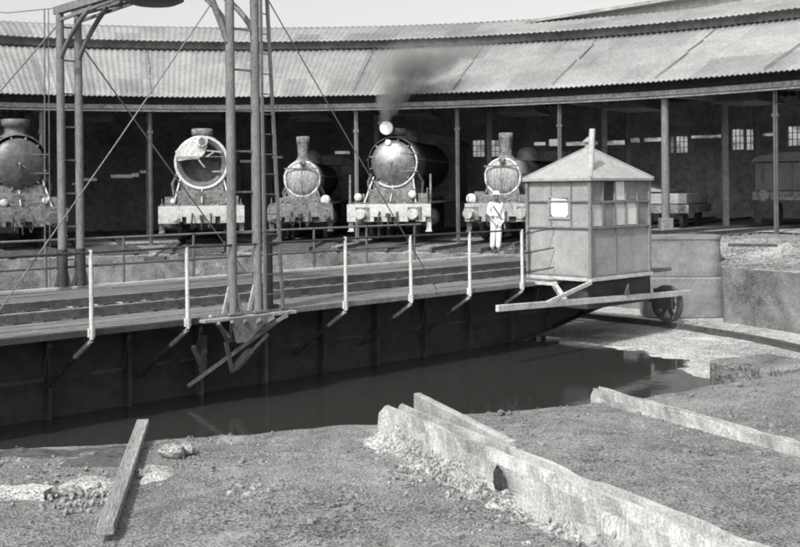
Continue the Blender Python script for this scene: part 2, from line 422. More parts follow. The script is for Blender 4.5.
for a, b, z0, z1, k in ops:
    if k != 'win':
        MB().add([lp(RW+.1, a, z0), lp(RW+.1, b, z0), lp(RW+.1, b, z1), lp(RW+.1, a, z1)], [(0, 1, 2, 3)]).build('pane', M_glass, house); continue
    fr = MB(); R = RW+.08
    for t in (a, a+(b-a)*.33, a+(b-a)*.67, b): fr.bar(lp(R, t, z0), lp(R, t, z1), .03, .03, (0, 1, 0))
    for i in range(4): z = z0+(z1-z0)*i/3; fr.bar(lp(R, a, z), lp(R, b, z), .028, .028)
    f = fr.build('window', M_shedwall, house)
    MB().add([lp(R+.04, a, z0), lp(R+.04, b, z0), lp(R+.04, b, z1), lp(R+.04, a, z1)], [(0, 1, 2, 3)]).build('pane', M_glass, f)
# end walls closing the shed
for t in (T0, T1):
    MB().add([lp(20.3, t, -.2), lp(34, t, -.2), lp(34, t, 5.4), lp(28.4, t, 8.6), lp(20.3, t, 5.3)], [(0, 1, 2, 3, 4)]).build('end_wall', M_shedwall, house)
# raised ventilator roof along the ridge at the right
mb = MB(); vs = []; n = 60; a0, a1 = .34, 1.3
for k in range(n+1):
    t = a0+(a1-a0)*k/n; h = -.2+1.5*(k/n)**.8
    for r, z in ((27.6, 8.3), (27.6, 8.60+h*.9), (27.3, 8.62+h), (29.3, 8.62+h*1.15), (29.3, 8.5)): vs.append(lp(r, t, z))
fs = [(5*k+j, 5*(k+1)+j, 5*(k+1)+(j+1) % 5, 5*k+(j+1) % 5) for k in range(n) for j in range(5)]
mb.add(vs, fs+[(0, 1, 2, 3, 4)]); mb.build('ridge_ventilator', M_wagon, house)
mb = MB(); vs = []
for k in range(n+1):
    t = a0+(a1-a0)*k/n; h = -.2+1.5*(k/n)**.8
    for r, z in ((27.25, 8.63+h), (27.25, 8.75+h*1.05), (27.4, 8.75+h*1.05), (27.4, 8.63+h)): vs.append(lp(r, t, z))
mb.add(vs, [(4*k+j, 4*(k+1)+j, 4*(k+1)+(j+1) % 4, 4*k+(j+1) % 4) for k in range(n) for j in range(4)]+[(0, 1, 2, 3)]); mb.build('ventilator_edge', M_roofdark, house)

# ------------------------------------------------------------ stall tracks
LOCT = [-.455, -.144, .031, .196, .394]
def rail_prof(mb, p, q, w=.07, h=.12): mb.bar(p, q, w, h); mb.bar(p-Vector((0, 0, h*.4)), q-Vector((0, 0, h*.4)), w*1.8, h*.22)
for i, t in enumerate([-.66]+LOCT[:1]+[-.32]+LOCT[1:]+[.57, .74]):
    trk = empty('stall_track', pol(14.3, t), -t, kind='structure')
    z = .42 if t > .5 else 0
    mb = MB()
    for s in (-.75, .75): rail_prof(mb, Vector((s, .1, .09+z*.4)), Vector((s, 3.2, .09+z)), .07, .12); rail_prof(mb, Vector((s, 3.2, .09+z)), Vector((s, 19, .09+z)), .07, .12)
    mb.build('rails', M_rail, trk)
    mb = MB()
    for k in range(10): y = .4+k*.62; mb.box((random.uniform(-.04, .04), y, .0+z*min(1, y/3.2)), (2.4, .22, .1), Matrix.Rotation(random.uniform(-.03, .03), 3, 'Z'))
    mb.build('sleepers', M_sleeper, trk)

# ------------------------------------------------------------ turntable bridge
E0, E1 = -2.23, 3.2; HL = 12.2
br = empty('turntable_bridge', (CX, CY, 0), TROT, label='long girder turntable bridge with plank deck and pale handrail posts over the pit', cat='turntable')
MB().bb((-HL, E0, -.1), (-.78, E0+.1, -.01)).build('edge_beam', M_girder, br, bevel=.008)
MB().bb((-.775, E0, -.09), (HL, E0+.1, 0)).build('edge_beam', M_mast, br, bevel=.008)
MB().box((0, E1-.05, .05), (2*HL, .1, .1)).build('edge_beam', M_white, br, bevel=.008)
mb = MB()
for i in range(5):
    n0 = E0+.11+i*.235; x = -HL
    while x < HL:
        l = min(random.uniform(2.2, 3.6), HL-x); mb.box((x+l/2, n0+.11, -.035+random.uniform(-.008, .008)), (l-.015, .215, .05)); x += l
mb.build('walkway', M_decklight, br)
mb = MB(); x = -HL+.2
while x < HL: mb.box((x, 0, -.1), (.24, 2.06, .16), Matrix.Rotation(random.uniform(-.02, .02), 3, 'Z')); x += .46
mb.build('sleepers', M_sleeper, br)
mb = MB()
for s in (-.75, .75): rail_prof(mb, Vector((-HL, s, .06)), Vector((HL, s, .06)), .06, .115)
mb.build('rails', M_rail, br)
for s in (-.75, .75): MB().box((0, s, .125), (2*HL, .05, .012)).build('rail_head', M_pale, br)
mb = MB()
for i in range(8):
    n0 = 1.08+i*.255; x = -HL
    while x < HL:
        l = min(random.uniform(2, 4), HL-x); mb.box((x+l/2, n0+.12, .03+random.uniform(-.01, .01)), (l-.015, .235, .05)); x += l
mb.build('walkway', M_deck, br)
for s in (-.95, .95):
    mb = MB(); vs = []; fs = []; n = 40          # fish-bellied plate
    for k in range(n+1):
        x = -HL+.1+(2*HL-.2)*k/n; dpt = .62+.62*smooth(HL, HL-5, abs(x))
        for y in (-.02, .02): vs += [(x, s+y, -.2), (x, s+y, -.2-dpt)]
    for k in range(n):
        a = 4*k; fs += [(a, a+1, a+5, a+4), (a+2, a+6, a+7, a+3), (a+1, a+3, a+7, a+5), (a, a+4, a+6, a+2)]
    mb.add(vs, fs)
    mb.box((0, s, -.19), (2*HL, .34, .03))
    for k in range(n):
        a = vs[4*k+1]; b = vs[4*k+5]; mb.bar((a[0], s, a[2]), (b[0], s, b[2]), .34, .03)
    g = mb.build('girder', M_girder, br)
    for k in range(-9, 10):
        x = k*1.3; dpt = .62+.62*smooth(HL, HL-5, abs(x)); mb = MB()
        for sy in (-1, 1): mb.box((x, s+sy*.09, -.2-dpt/2), (.06, .13, dpt-.06))
        mb.build('stiffener', M_grey if k in (0, 1) and s < 0 else M_girder, g)  # two near stiffeners painted paler to look lit
mb = MB()
for k in range(-6, 7): mb.box((k*1.95, 0, -.45), (.12, 1.85, .35))
mb.build('cross_girder', M_girder, br)
MB().lathe([(0, 0), (0, .9), (.25, .9), (.3, .45), (1.0, .4), (1.15, .6), (1.25, .6), (1.25, 0)], (0, 0, -1.75), (0, 0, 1), 24).build('pivot', M_girder, br)
# underside outriggers + strut + posts
posts = [-2.58+1.546*k for k in range(-6, 7) if k != 2]
def near_post(x, i):
    h = 1.05+random.uniform(-.02, .03)
    p = MB().tube([(x, E0-.03, -.14), (x+random.uniform(-.015, .015), E0-.03, h)], [.032, .028], 8)
    p.box((x, E0-.02, -.05), (.09, .05, .12)); p.build('handrail_post', M_post, br)
    MB().bar((x, E0-.02, -.16), (x-.03, E0+.38, -.42), .05, .05).build('outrigger_strut', M_pale, br)  # upper end in a paler colour, painted as lit
    MB().bar((x-.03, E0+.38, -.42), (x-.05, -1.0, -.98), .05, .05).build('outrigger_strut', M_girder, br)  # same strut continued darker: shade under the overhang put into its colour
    MB().box((x, (E0-1.0)/2+.05, -.13), (.1, 1.15, .1)).build('outrigger', M_girder, br)
for i, x in enumerate(posts): near_post(x, i)
def T_px(px, n, z=0):        # u coordinate whose projection lies at image column px
    lo, hi = -12, 12
    for _ in range(50):
        m = (lo+hi)/2; w_ = fromT(m, n, z)
        if 400+F*w_.x/w_.y < px-.01*((EYE-z)*F/w_.y): lo = m
        else: hi = m
    return lo
uf = T_px(124, E1)
for k in range(-4, 8):
    x = uf+k*1.62
    if x > 10: continue
    MB().tube([(x, E1, .05), (x+random.uniform(-.01, .01), E1, 1.0)], .028, 8).build('handrail_post', M_grey if k < 1 else M_col, br)
def handrail(n, z, r, m, x0, x1, seg=1.55):
    pts = []; x = x0
    while x < x1: pts.append((x, n, z+random.uniform(-.006, .006))); x += seg
    pts.append((x1, n, z)); MB().tube(pts, r, 8).build('handrail', m, br)
handrail(E0-.03, 1.04, .017, M_iron, -HL, 6.75)
handrail(E1, .98, .022, M_mast, -HL, 9.5); handrail(E1, .46, .022, M_col, -HL, 9.5)
cu = T_px(270, E0+.2, 0)
cp_ = MB().tube([(cu, E0+.2, 0), (cu, E0+.2, 1.2)], [.055, .05], 10); cp_.box((cu, E0+.2, .03), (.2, .2, .06)); cp_.build('control_post', M_iron, br)
# rivet rows on the near girder and a few rust-pale scars
mb = MB(); x = -11.5
while x < 11:
    for z in (-.27,): mb.ell((x, -.97, z), (.014, .01, .014), 6, 3)
    x += .16
mb.build('rivet_row', M_grey, br)
# end cross beam and running wheels under the bridge
def spoke_wheel(mb, c, ax, r, w=.12, ns=8, tw=.07):
    ax = Vector(ax).normalized(); c = Vector(c)
    mb.lathe([(-w/2, r-tw), (-w/2, r), (w/2, r), (w/2, r-tw), (-w/2, r-tw)], c, ax, 28, False)
    mb.lathe([(-w/2-.03, 0), (-w/2-.03, r*.22), (w/2+.03, r*.22), (w/2+.03, 0)], c, ax, 14, False)
    x = ax.cross(Vector((0, 0, 1))).normalized(); y = ax.cross(x)
    for k in range(ns):
        a = 2*PI*k/ns; d = x*math.cos(a)+y*math.sin(a); mb.bar(c+d*r*.18, c+d*(r-tw*.6), .07*r/.4, .05*r/.4, ax)
    return mb
for s in (-1, 1):
    MB().box((s*(HL-.5), .4, -.4), (.25, 4.6, .42)).build('end_beam', M_girder, br, bevel=.02)
    for n_ in (-1.6, 1.6):
        if s > 0 and n_ < 0: continue
        spoke_wheel(MB(), (s*11.98*math.cos(n_/12.0), n_, -1.22+.36), (1, s*n_/12.7, 0), .36).build('wheel', M_grey, br)
# the big wheel seen beyond the cabin
wp = toT(at(668, 322, z=-1.22))
ang = math.atan2(wp.y, wp.x); wr = math.hypot(wp.x, wp.y)
c = (math.cos(ang)*12.0, math.sin(ang)*12.0, -1.22+.42)
wh = spoke_wheel(MB(), c, (math.cos(ang), math.sin(ang), 0), .42, .13, 6, .08).build('wheel', M_grey, br)
MB().box((c[0]-.14, c[1], c[2]+.12), (.08, .5, .45)).build('axle_box', M_girder, br)
MB().bar((c[0]-.05, c[1], c[2]), (HL-.6, E0+.9, -.45), .14, .18).build('wheel_arm', M_girder, br)

# mast bracket on the near edge
def TP(px, py, d, n=None):
    if n is not None:
        lo, hi = 12.0, 22.0
        for _ in range(50):
            m_ = (lo+hi)/2
            if toT(at(px, py, d=m_)).y < n: lo = m_
            else: hi = m_
        d = lo
    return toT(at(px, py, d=d))
MB().box((.06, E0-.06, -.06), (1.75, .14, .05)).build('mast_platform', M_pale, br, bevel=.01)
mb = MB()
ap = TP(233, 341, 16.75)
for dx in (-.62, -.38, -.12, .16, .42, .68): mb.bar((dx+.02, E0-.18, -.09), (ap.x+dx*.12, ap.y+.02, ap.z), .045, .05)
mb.add([(-.36, E0-.15, -.05), (.44, E0-.15, -.05), (ap.x+.1, E0-.14, ap.z), (ap.x-.1, E0-.14, ap.z), (-.36, E0-.135, -.05), (.44, E0-.135, -.05), (ap.x+.1, E0-.125, ap.z), (ap.x-.1, E0-.125, ap.z)],
       [(0, 3, 2, 1), (4, 5, 6, 7), (0, 1, 5, 4), (2, 3, 7, 6), (1, 2, 6, 5), (0, 4, 7, 3)])
mb.build('gusset', M_mast, br)
for (a, b, w_) in ((TP(290, 312, 0, -2.3), TP(188, 386, 0, -1.2), .06), (TP(268, 334, 0, -2.0), TP(233, 371, 0, -1.5), .05), (TP(250, 351, 0, -1.8), TP(235, 368, 0, -1.5), .1), (TP(226, 343, 0, -1.9), TP(232, 371, 0, -1.5), .06),
                   (TP(193, 347, 0, -1.7), TP(203, 368, 0, -1.25), .06), (TP(203, 335, 0, -1.2), TP(203, 375, 0, -1.2), .09), (TP(210, 316, 0, -2.25), TP(229, 337, 0, -2.2), .045)):
    MB().bar(a, b, w_, w_).build('mast_strut', M_pale if w_ != .09 else M_mast, br)

# ------------------------------------------------------------ overhead portal on the bridge
gp = empty('overhead_portal', (CX, CY, 0), TROT, label='tall steel portal of paired pole masts straddling the turntable, with round collector hood', cat='portal frame')
ZT = 5.25
def px_u(px, n, z): return T_px(px, n, z)
nearx = (-.20, .27); farx = (px_u(62, E1-.05, 1), px_u(80, E1-.05, 1))
for n_, xs, r in ((E0+.02, nearx, .072), (E1-.05, farx, .075)):
    for x in xs:
        base = -.02 if n_ < 0 else .06
        m_ = MB().tube([(x, n_, base), (x, n_, 2.5), (x, n_, ZT)], [r*1.05, r, r*.95], 12)
        m_.box((x, n_, base+.02), (.24, .24, .03)); mo = m_.build('mast', M_mast, gp)
        fb = MB()
        for dx in (-.16, .16): fb.bar((x+dx, n_-.0, base+.03), (x+dx*.3, n_, base+.42), .035, .06)
        fb.build('foot_brace', M_pale if n_ < 0 else M_mast, mo)
    z = .6
    while z < 5.1:
        MB().bar((xs[0], n_, z), (xs[1], n_, z), .03, .03).build('rung', M_mast, gp); z += .62
cm = -.1    # beams meeting over the pivot
for xi in (0, 1):
    mb = MB()
    mb.bar((farx[xi], E1+.1, ZT), (nearx[xi], E0-.1, ZT+.1), .12, .14)
    mb.bar((farx[xi], E1-.1, ZT-.18), (nearx[xi]*.5+farx[xi]*.5, .8, ZT-.04), .05, .05)
    mb.build('cross_beam', M_mast, gp)
mb = MB(); ln = 12
for k in range(ln):
    q = k/ln; q2 = (k+1)/ln
    a = Vector((farx[0]+(nearx[0]-farx[0])*q, E1+(E0-E1)*q, ZT+.1*q)); b = Vector((farx[1]+(nearx[1]-farx[1])*q2, E1+(E0-E1)*q2, ZT+.1*q2))
    mb.bar(a, b, .05, .05)
mb.build('lacing', M_mast, gp)
def arc(p, q, bulge, n=8):
    p = Vector(p); q = Vector(q); b = Vector(bulge); return [p*(1-t)**2+b*(2*t*(1-t))+q*t*t for t in [i/n for i in range(n+1)]]
for n_, sg, xs in ((E0, 1, nearx), (E1, -1, farx)):
    for x in xs:
        xo = x+(.5*(nearx[0]+farx[0])-x)*.2
        MB().tube(arc((x, n_+sg*.04, 4.3), (xo, n_+sg*1.3, ZT-.03), (x, n_+sg*.42, ZT-.42)), .045, 8).build('knee_brace', M_mast, gp)
MB().tube(arc((nearx[0]-.04, E0+.02, 4.1), (nearx[0]-.42, E0+.25, ZT), (nearx[0]-.15, E0+.1, 4.55)), .05, 8).build('knee_brace', M_mast, gp)
cd = toT(at(154, 5, d=18.7)); 
MB().lathe([(0, 0), (.02, .36), (.08, .50), (.2, .52), (.32, .38), (.42, .12), (.42, 0)], (cd.x, cd.y, 5.02), (0, 0, 1), 32).build('collector_hood', M_grey, gp)
MB().lathe([(0, .08), (.5, .08)], (cd.x, cd.y, 5.2), (0, 0, 1), 12).build('collector_stem', M_grey, gp)
for x in farx: MB().tube([(x, E1-.05, .08), (x, E1-.05, .8)], .1, 12).build('mast_sleeve', M_iron, gp)
# stays
def guy(a, b, r=.014, m=M_rope): return MB().tube([a, (Vector(a)+Vector(b))/2-Vector((0, 0, .03)), b], r, 6).build('guy_wire', m, gp)
g1 = toT(at(-14, 340, z=.02)); guy((nearx[0], E0, 5.1), (g1.x, E0, .05), .010, M_mast)
guy((nearx[1], E0, 5.15), (4.3, E0, .03), .010)
f1 = (farx[0]-4.3); guy((farx[0], E1, 5.0), (f1, E1, .1)); guy((farx[1], E1, 4.75), (farx[1]+3.9, E1, .1), .014)
guy((farx[0]-.28, E1, ZT), (farx[0]-.32, E1, .1), .012); guy((farx[0]-.2, E1, ZT), (farx[0]-.22, E1, .1), .009)
# overhead feeder wire
a_ = at(-40, 9, d=22); b_ = toT(a_); MB().tube([(farx[0], E1, ZT+.05), ((farx[0]+b_.x)/2, (E1+b_.y)/2, (ZT+b_.z)/2-.06), tuple(b_)], .01, 6).build('feeder_wire', M_rope, gp)

lad = empty('ladder', (CX, CY, 0), TROT, label='slender leaning ladder with thin rungs against the near portal masts', cat='ladder')
lu = T_px(283, E0-.02, 0)
lt = Vector((T_px(266, E0-.02, 5.1), E0-.02, 5.1)); lb = Vector((lu, E0-.02, .0))
MB().bar(lb, lt, .035, .05).build('stile', M_mast, lad)
lb2 = Vector((.36, E0-.06, .0)); lt2 = Vector((.33, E0-.06, 5.1)); MB().bar(lb2, lt2, .03, .04).build('stile', M_mast, lad)
z = .25
while z < 5.0:
    q = z/5.1; MB().bar(lb.lerp(lt, q), lb2.lerp(lt2, q), .016, .016).build('rung', M_mast, lad); z += .31

# ------------------------------------------------------------ control cabin
cc = at(591, 281, z=0); ct = toT(cc)
cab = empty('control_cabin', (cc.x, cc.y, 0), TROT, label='small sheet iron cabin with pyramid roof on the edge of the turntable', cat='cabin')
LW = 2.12; DW = 1.58; HT = 2.08
MB().bb((.03, .03, .06), (LW-.03, DW-.03, HT-.02)).build('wall', M_cabin, cab)
mb = MB(); o = .075
vs = [(-o, -o, HT-.04), (LW+o, -o, HT-.04), (LW+o, DW+o, HT-.04), (-o, DW+o, HT-.04), (LW/2, DW/2, HT+.62),
      (-o, -o, HT-.09), (LW+o, -o, HT-.09), (LW+o, DW+o, HT-.09), (-o, DW+o, HT-.09)]
mb.add(vs, [(0, 1, 4), (1, 2, 4), (2, 3, 4), (3, 0, 4), (5, 8, 7, 6), (0, 5, 6, 1), (1, 6, 7, 2), (2, 7, 8, 3), (3, 8, 5, 0)])
rf = mb.build('roof', M_cabroof, cab)
mb = MB()
for i in range(4): mb.bar(Vector(vs[i])+Vector((0, 0, .01)), Vector(vs[4])+Vector((0, 0, .01)), .05, .03)
mb.build('hip_flashing', M_cabin, rf)
mb = MB().lathe([(0, .07), (.14, .07), (.14, .12), (.16, .12), (.26, 0)], (LW/2, DW/2, HT+.58), (0, 0, 1), 14, False); mb.build('roof_vent', M_cabin, rf)
px0 = (.26, .18)
mb = MB().tube([(px0[0], px0[1], HT-.1), (px0[0]+.09, px0[1]-.0, HT+.95)], .062, 14); mb.build('stove_pipe', M_white, cab)
# battens: front faces
def batten(mb, p, q, w=.04, t=.03): mb.bar(p, q, w, t)
mb = MB(); y = 0.0
for q in (0, 1):
    batten(mb, (LW*q, 0.0, .05), (LW*q, 0.0, HT), .06, .06)
batten(mb, (0, DW, .05), (0, DW, HT), .06, .06)
for z in (1.05, 1.56, HT-.08, .08): batten(mb, (0.03, 0, z), (LW-.03, 0, z), .045, .045)
for q in (.2, .4, .59, .79): batten(mb, (LW*q, .0, 1.05), (LW*q, .0, HT-.1), .035, .045)
for q in (.42,): batten(mb, (LW*q, .015, .1), (LW*q, .015, 1.03), .025, .03)
for z in (1.05, 1.58, .08): batten(mb, (0, .03, z), (0, DW-.03, z), .03, .03)
for q in (.3, .62): batten(mb, (.015, DW*q, 1.06), (.015, DW*q, HT-.1), .02, .025)
mb.build('batten', M_batten, cab)
qs = [0, .2, .4, .59, .79, 1]
kinds = {(0, 1): M_darkpane, (1, 1): M_darkpane, (2, 1): M_paper, (3, 1): M_tank, (4, 1): M_tank, (0, 0): M_pane, (1, 0): M_tank, (2, 0): M_pane, (3, 0): M_paper, (4, 0): M_tank}
kinds[(0, 1)] = M_tank
for (i, r), m_ in kinds.items():
    z0, z1 = ((1.08, 1.53), (1.59, HT-.11))[r]
    MB().bb((LW*qs[i]+.03, .012, z0), (LW*qs[i+1]-.03, .028, z1)).build('pane', m_, cab)
# papered window on the left face
wy0, wy1, wz0, wz1 = .55, .99, 1.27, 1.64
mb = MB(); x = .02
for a, b in (((wy0-.04, wz0), (wy0-.04, wz1)), ((wy1+.04, wz0), (wy1+.04, wz1)), ((wy0-.06, wz0-.03), (wy1+.06, wz0-.03)), ((wy0-.06, wz1+.03), (wy1+.06, wz1+.03))):
    mb.bar((x, a[0], a[1]), (x, b[0], b[1]), .04, .05)
wn = mb.build('window', M_cabin, cab)
out_ = [(wy0, 1.30), (wy0+.07, 1.25), (wy1-.08, 1.26), (wy1+.0, 1.33), (wy1+.01, 1.6), (wy1-.06, 1.645), (wy0+.05, 1.62), (wy0, 1.58)]
vs = [(.004, a, b) for a, b in out_]+[(.02, a, b) for a, b in out_]; k = len(out_)
MB().add(vs, [tuple(range(k)), tuple(range(k, 2*k))[::-1]]+[(i, (i+1) % k, k+(i+1) % k, k+i) for i in range(k)]).build('blind', M_paper, wn)
# floor frame, props, long beam beneath
MB().bb((-.02, -.03, -.02), (LW+.1, 0.06, .055)).build('floor_beam', M_white, cab, bevel=.01)
MB().bb((-.05, .06, -.02), (.05, DW, .055)).build('floor_beam', M_white, cab, bevel=.01)
MB().bb((.05, .06, -.0), (LW, DW, .05)).build('floor', M_deck, cab)
def CP(px, py, d): v = at(px, py, d=d); t_ = toT(v); return Vector((t_.x-ct.x, t_.y-ct.y, t_.z))
b0 = CP(497, 308.5, 19.6); b1 = CP(690, 292.5, 24.9)
bmb = MB().bar(b0, b1, .07, .12).build('long_beam', M_white, cab, bevel=.01)
def onb(q): return b0.lerp(b1, q)
MB().bar((.0, 0, -.03), onb(.2), .05, .07).build('brace', M_white, cab)
MB().bar((.0, DW*.62, -.03), onb(.31)+Vector((0, .05, .03)), .09, .09).build('prop', M_white, cab)
MB().bar(CP(527, 282, 21.9), CP(555, 284, 21.7), .06, .06).build('brace', M_white, cab)
for px, w_ in ((612, .22), (629, .2)):
    p = CP(px, 284, 22.6); q = CP(px-6, 299, 22.8)
    MB().add([p+Vector((0, 0, 0)), q, q+Vector((.28, 0, 0)), p+Vector((0, .03, 0)), q+Vector((0, .03, 0)), q+Vector((.28, .03, 0))], [(0, 1, 2), (3, 5, 4), (0, 3, 4, 1), (1, 4, 5, 2), (2, 5, 3, 0)]).build('gusset', M_mast, cab)
mb = MB(); mb.bb((.15, .2, -.6), (LW+.3, DW, -.05)); mb.build('machinery_case', M_girder, cab, bevel=.03)
# grab irons beside the left face
mb = MB()
for z in (.95, .55, .15): mb.tube([(-.02, 1.5, z), (-.3, 1.45, z-.05), (-.32, .95, z+.05), (-.02, .9, z+.08)], .014, 6)
mb.tube([(-.31, 1.45, -.1), (-.31, 1.45, 1.0)], .018, 6)
mb.build('grab_iron', M_iron, cab)

# ------------------------------------------------------------ iron tank standing at the pit wall
tk = at(684, 319, z=-1.34)
tank = empty('plate_tank', (tk.x+.02, tk.y, -1.36), math.atan2(-.0, 1)-.12, label='big pale rounded tank with a middle seam standing in the pit beside the cabin', cat='tank')
def rbox(mb, x0, x1, y0, y1, z0, z1, r=.12, n=7):
    pts = []
    for cx_, cy_, a0_ in ((x1-r, y1-r, 0), (x0+r, y1-r, PI/2), (x0+r, y0+r, PI), (x1-r, y0+r, 1.5*PI)):
        for k in range(n+1): a = a0_+PI/2*k/n; pts.append((cx_+r*math.cos(a), cy_+r*math.sin(a)))
    k = len(pts); vs = [(a, b, z0) for a, b in pts]+[(a, b, z1) for a, b in pts]
    return mb.add(vs, [tuple(range(k))[::-1], tuple(range(k, 2*k))]+[(i, (i+1) % k, k+(i+1) % k, k+i) for i in range(k)])
rbox(MB(), -1.0, .92, .12, 1.5, 1.02, 1.98, .32).build('upper_tank', M_tank, tank, bevel=.03)
rbox(MB(), -.95, 1.0, 0, 1.55, .04, 1.02, .32).build('lower_tank', M_tank, tank, bevel=.03)
rbox(MB(), -1.03, .95, .09, 1.53, .99, 1.05, .32).build('seam_strip', M_grey, tank)
rbox(MB(), -1.02, .94, .10, 1.52, 1.93, 2.0, .32).build('rim', M_tank, tank)
mb = MB()
for i in range(13):
    x = -.85+i*.135
    for z, y in ((.12, 0), (1.0-.06, 0), (1.12, .12), (1.88, .12)): mb.ell((x, y, z), (.014, .012, .014), 6, 4)
mb.build('rivet', M_grey, tank)

# ------------------------------------------------------------ near radial concrete rail walls
def cwall(a, b, wdt, h, label, seed, second=None, brk=None, crumble=1.0):
    a = Vector(a); b = Vector(b); d = (b-a); L = d.length; ax = d.normalized(); sd = Vector((ax.y, -ax.x, 0))   # sd: to the right of travel
    root = empty('concrete_rail_wall', (a.x, a.y, 0), math.atan2(ax.y, ax.x), label=label, cat='concrete wall')
    # profile across: local y from -wdt/2..; left side (towards +y) crumbled
    prof = [(-wdt*.5, -.3), (-wdt*.5, 0), (-wdt*.28, .0), (-wdt*.24, -.05), (wdt*.2, -.055), (wdt*.25, .0), (wdt*.5, .0), (wdt*.56, -.06), (wdt*.62, -.16), (wdt*.75, -.34)]
    n = int(L/.035); vs = []
    for k in range(n+1):
        x = L*k/n
        for j, (y, z) in enumerate(prof):
            s_ = -1
            nz_ = noise.fractal(Vector((x*4, j*1.3, seed)), 1, 2, 4)
            amp = .012 if j < 6 else .035*crumble
            cut = 0
            if j in (5, 6): cut = -.05*max(0, noise.noise(Vector((x*2.3, 1, seed+3))))*crumble
            if j in (1, 2): cut = -.03*max(0, noise.noise(Vector((x*2.9, 5, seed+3))))
            ex = x-(.12*abs(noise.noise(Vector((j*1.7, seed, 0)))) if k == n else 0)+(.14*abs(noise.noise(Vector((j*2.7, seed, 4)))) if k == 0 else 0)
            vs.append((ex, y+nz_*amp, h+z+nz_*amp*.7+cut))
    W = len(prof); fs = [(k*W+j, (k+1)*W+j, (k+1)*W+j+1, k*W+j+1) for k in range(n) for j in range(W-1)]
    fs += [tuple(range(W)), tuple(range(n*W, (n+1)*W))[::-1]]
    o_ = MB().add(vs, [f[::-1] for f in fs], False).build('plinth', M_conc, root)
    return root, L, sd, ax
# travel runs towards the pit so that +y local = left = west
A1 = at(391, 406, z=.5); A0 = at(630, 502, z=.5); dA = (A0-A1).normalized(); A0 = A1+dA*4.2
wa, L, _, _ = cwall(A0, A1, .13, .515, 'long crumbling concrete rail wall running from the foreground centre to the pit edge', 3)
Bq1 = at(595, 388, z=.35); Bq0 = at(773, 437, z=.35); dB = (Bq0-Bq1).normalized(); Bq0 = Bq1+dB*4.0
wb, LB, _, _ = cwall(Bq0, Bq1, .07, .36, 'narrow straight concrete rail wall at the lower right, parallel to the crumbling one', 8, crumble=.8)
# bank of rubble falling from wall A to the ground and a flat black disc painting the shade of a hollow
mb = MB(); W2 = 28; n = 180; vs = []
for k in range(n+1):
    q = k/n
    for j in range(W2+1):
        s_ = j/W2; x = L-.02-2.6*q; y = .065+.24*s_*(1-.2*q)
        z = (.43-.13*q)*(1-s_)**.9+(.27-.03-.02*q)*(1-(1-s_)**.9)-.02+.055*fbm(x, y, 8, 7)*(1 if 0 < j < W2 else .2)-.03*s_
        vs.append((x, y, z))
fs = [(k*(W2+1)+j, k*(W2+1)+j+1, (k+1)*(W2+1)+j+1, (k+1)*(W2+1)+j) for k in range(n) for j in range(W2)]
M_bank = mat('crumbled_bank', .24, .32, 12, .95, .25, gw=2.5, bd=.012, coarse=1.2, grain=60, spots=(6, .6, .14))
MB().add(vs, fs, True).build('crumbled_bank', M_bank, wa)
hp = at(498, 478, z=.36); hl = wa.matrix_world
ax = (A1-A0).normalized()
for i in range(60):
    hz = .5-i*.005; hp = at(498, 478, z=hz); hv = Vector((hp.x-A0.x, hp.y-A0.y, 0)); hx = hv.x*ax.x+hv.y*ax.y; hy = -hv.x*ax.y+hv.y*ax.x
    if hy < .12: break
MB().ell((hx, hy-.0, hz), (.05, .016, .055), 9, 6, None, .28).build('hollow_shade_disc', M_hole, wa)
rl = [at(417, 402, z=.5), at(512, 446, z=.5)]
rl = [Vector(((v.x-A0.x)*ax.x+(v.y-A0.y)*ax.y, -(v.x-A0.x)*ax.y+(v.y-A0.y)*ax.x, z_)) for v, z_ in zip(rl, (.50, .47))]
MB().bar(rl[0], rl[1], .05, .12).build('loose_edging', M_conc, wa, bevel=.008)
mb = MB()
for _ in range(150):
    q = random.random(); s_ = random.random()**.7; rr = random.uniform(.005, .016)
    mb.stone((L-.05-2.6*q, .08+.42*s_, max(.27, .4-.5*s_)), rr)
tag(mb.build('fallen_lumps', M_bank, wa), kind='stuff')

# ------------------------------------------------------------ foreground bits
pb = at(116, 506, z=.30); pt = at(143, 427, z=.30)
dv = (pt-pb).normalized(); pb2 = pb-dv*.5
R = dv.to_track_quat('X', 'Z').to_matrix()
Lp = (pt-pb2).length
o_ = MB().box((0, 0, 0), (Lp, .078, .045)).build('plank', M_plank, bevel=.006)
o_.location = (pb2+pt)/2+Vector((0, 0, .03)); o_.rotation_euler = dv.to_track_quat('X', 'Z').to_euler()
tag(o_, 'long weathered board lying with its far end over the pit edge', 'plank')
# old timber baulk along the rim at left
def rim_pt(px, py, z=.28): return at(px, py, z=z)
a = at(-60, 466, z=.3); b = at(124, 461, z=.3)
def rough_beam(name, a, b, wd, ht, m, label, cat, seed):
    d = (b-a); Lx = d.length; n = int(Lx/.05); vs = []
    for k in range(n+1):
        for j, (y, z) in enumerate(((-wd/2, -ht), (-wd/2, 0), (-wd/6, .0), (wd/6, 0), (wd/2, 0), (wd/2, -ht))):
            q = noise.fractal(Vector((k*.3, j*2.1, seed)), 1, 2, 3); vs.append((Lx*k/n+(q*.05 if k in (0, n) else 0), y+q*.022, z+q*.02))
    fs = [(k*6+j, (k+1)*6+j, (k+1)*6+j+1, k*6+j+1) for k in range(n) for j in range(5)]+[tuple(range(6)), tuple(range(n*6, n*6+6))[::-1]]
    o_ = MB().add(vs, [f[::-1] for f in fs]).build(name, m); o_.location = a; o_.rotation_euler = d.to_track_quat('X', 'Z').to_euler(); return tag(o_, label, cat)
M_baulk = mat('old_baulk', .1, .4, 6, .95, .5, stretch=(.4, 2, 2), spots=(5, .66, .5))
rough_beam('timber_baulk', a+Vector((0, .24, -.02)), b+Vector((0, .2, -.02)), .42, .3, M_baulk, 'dark decayed timber baulk lying along the pit rim left of the board', 'timber', 2)
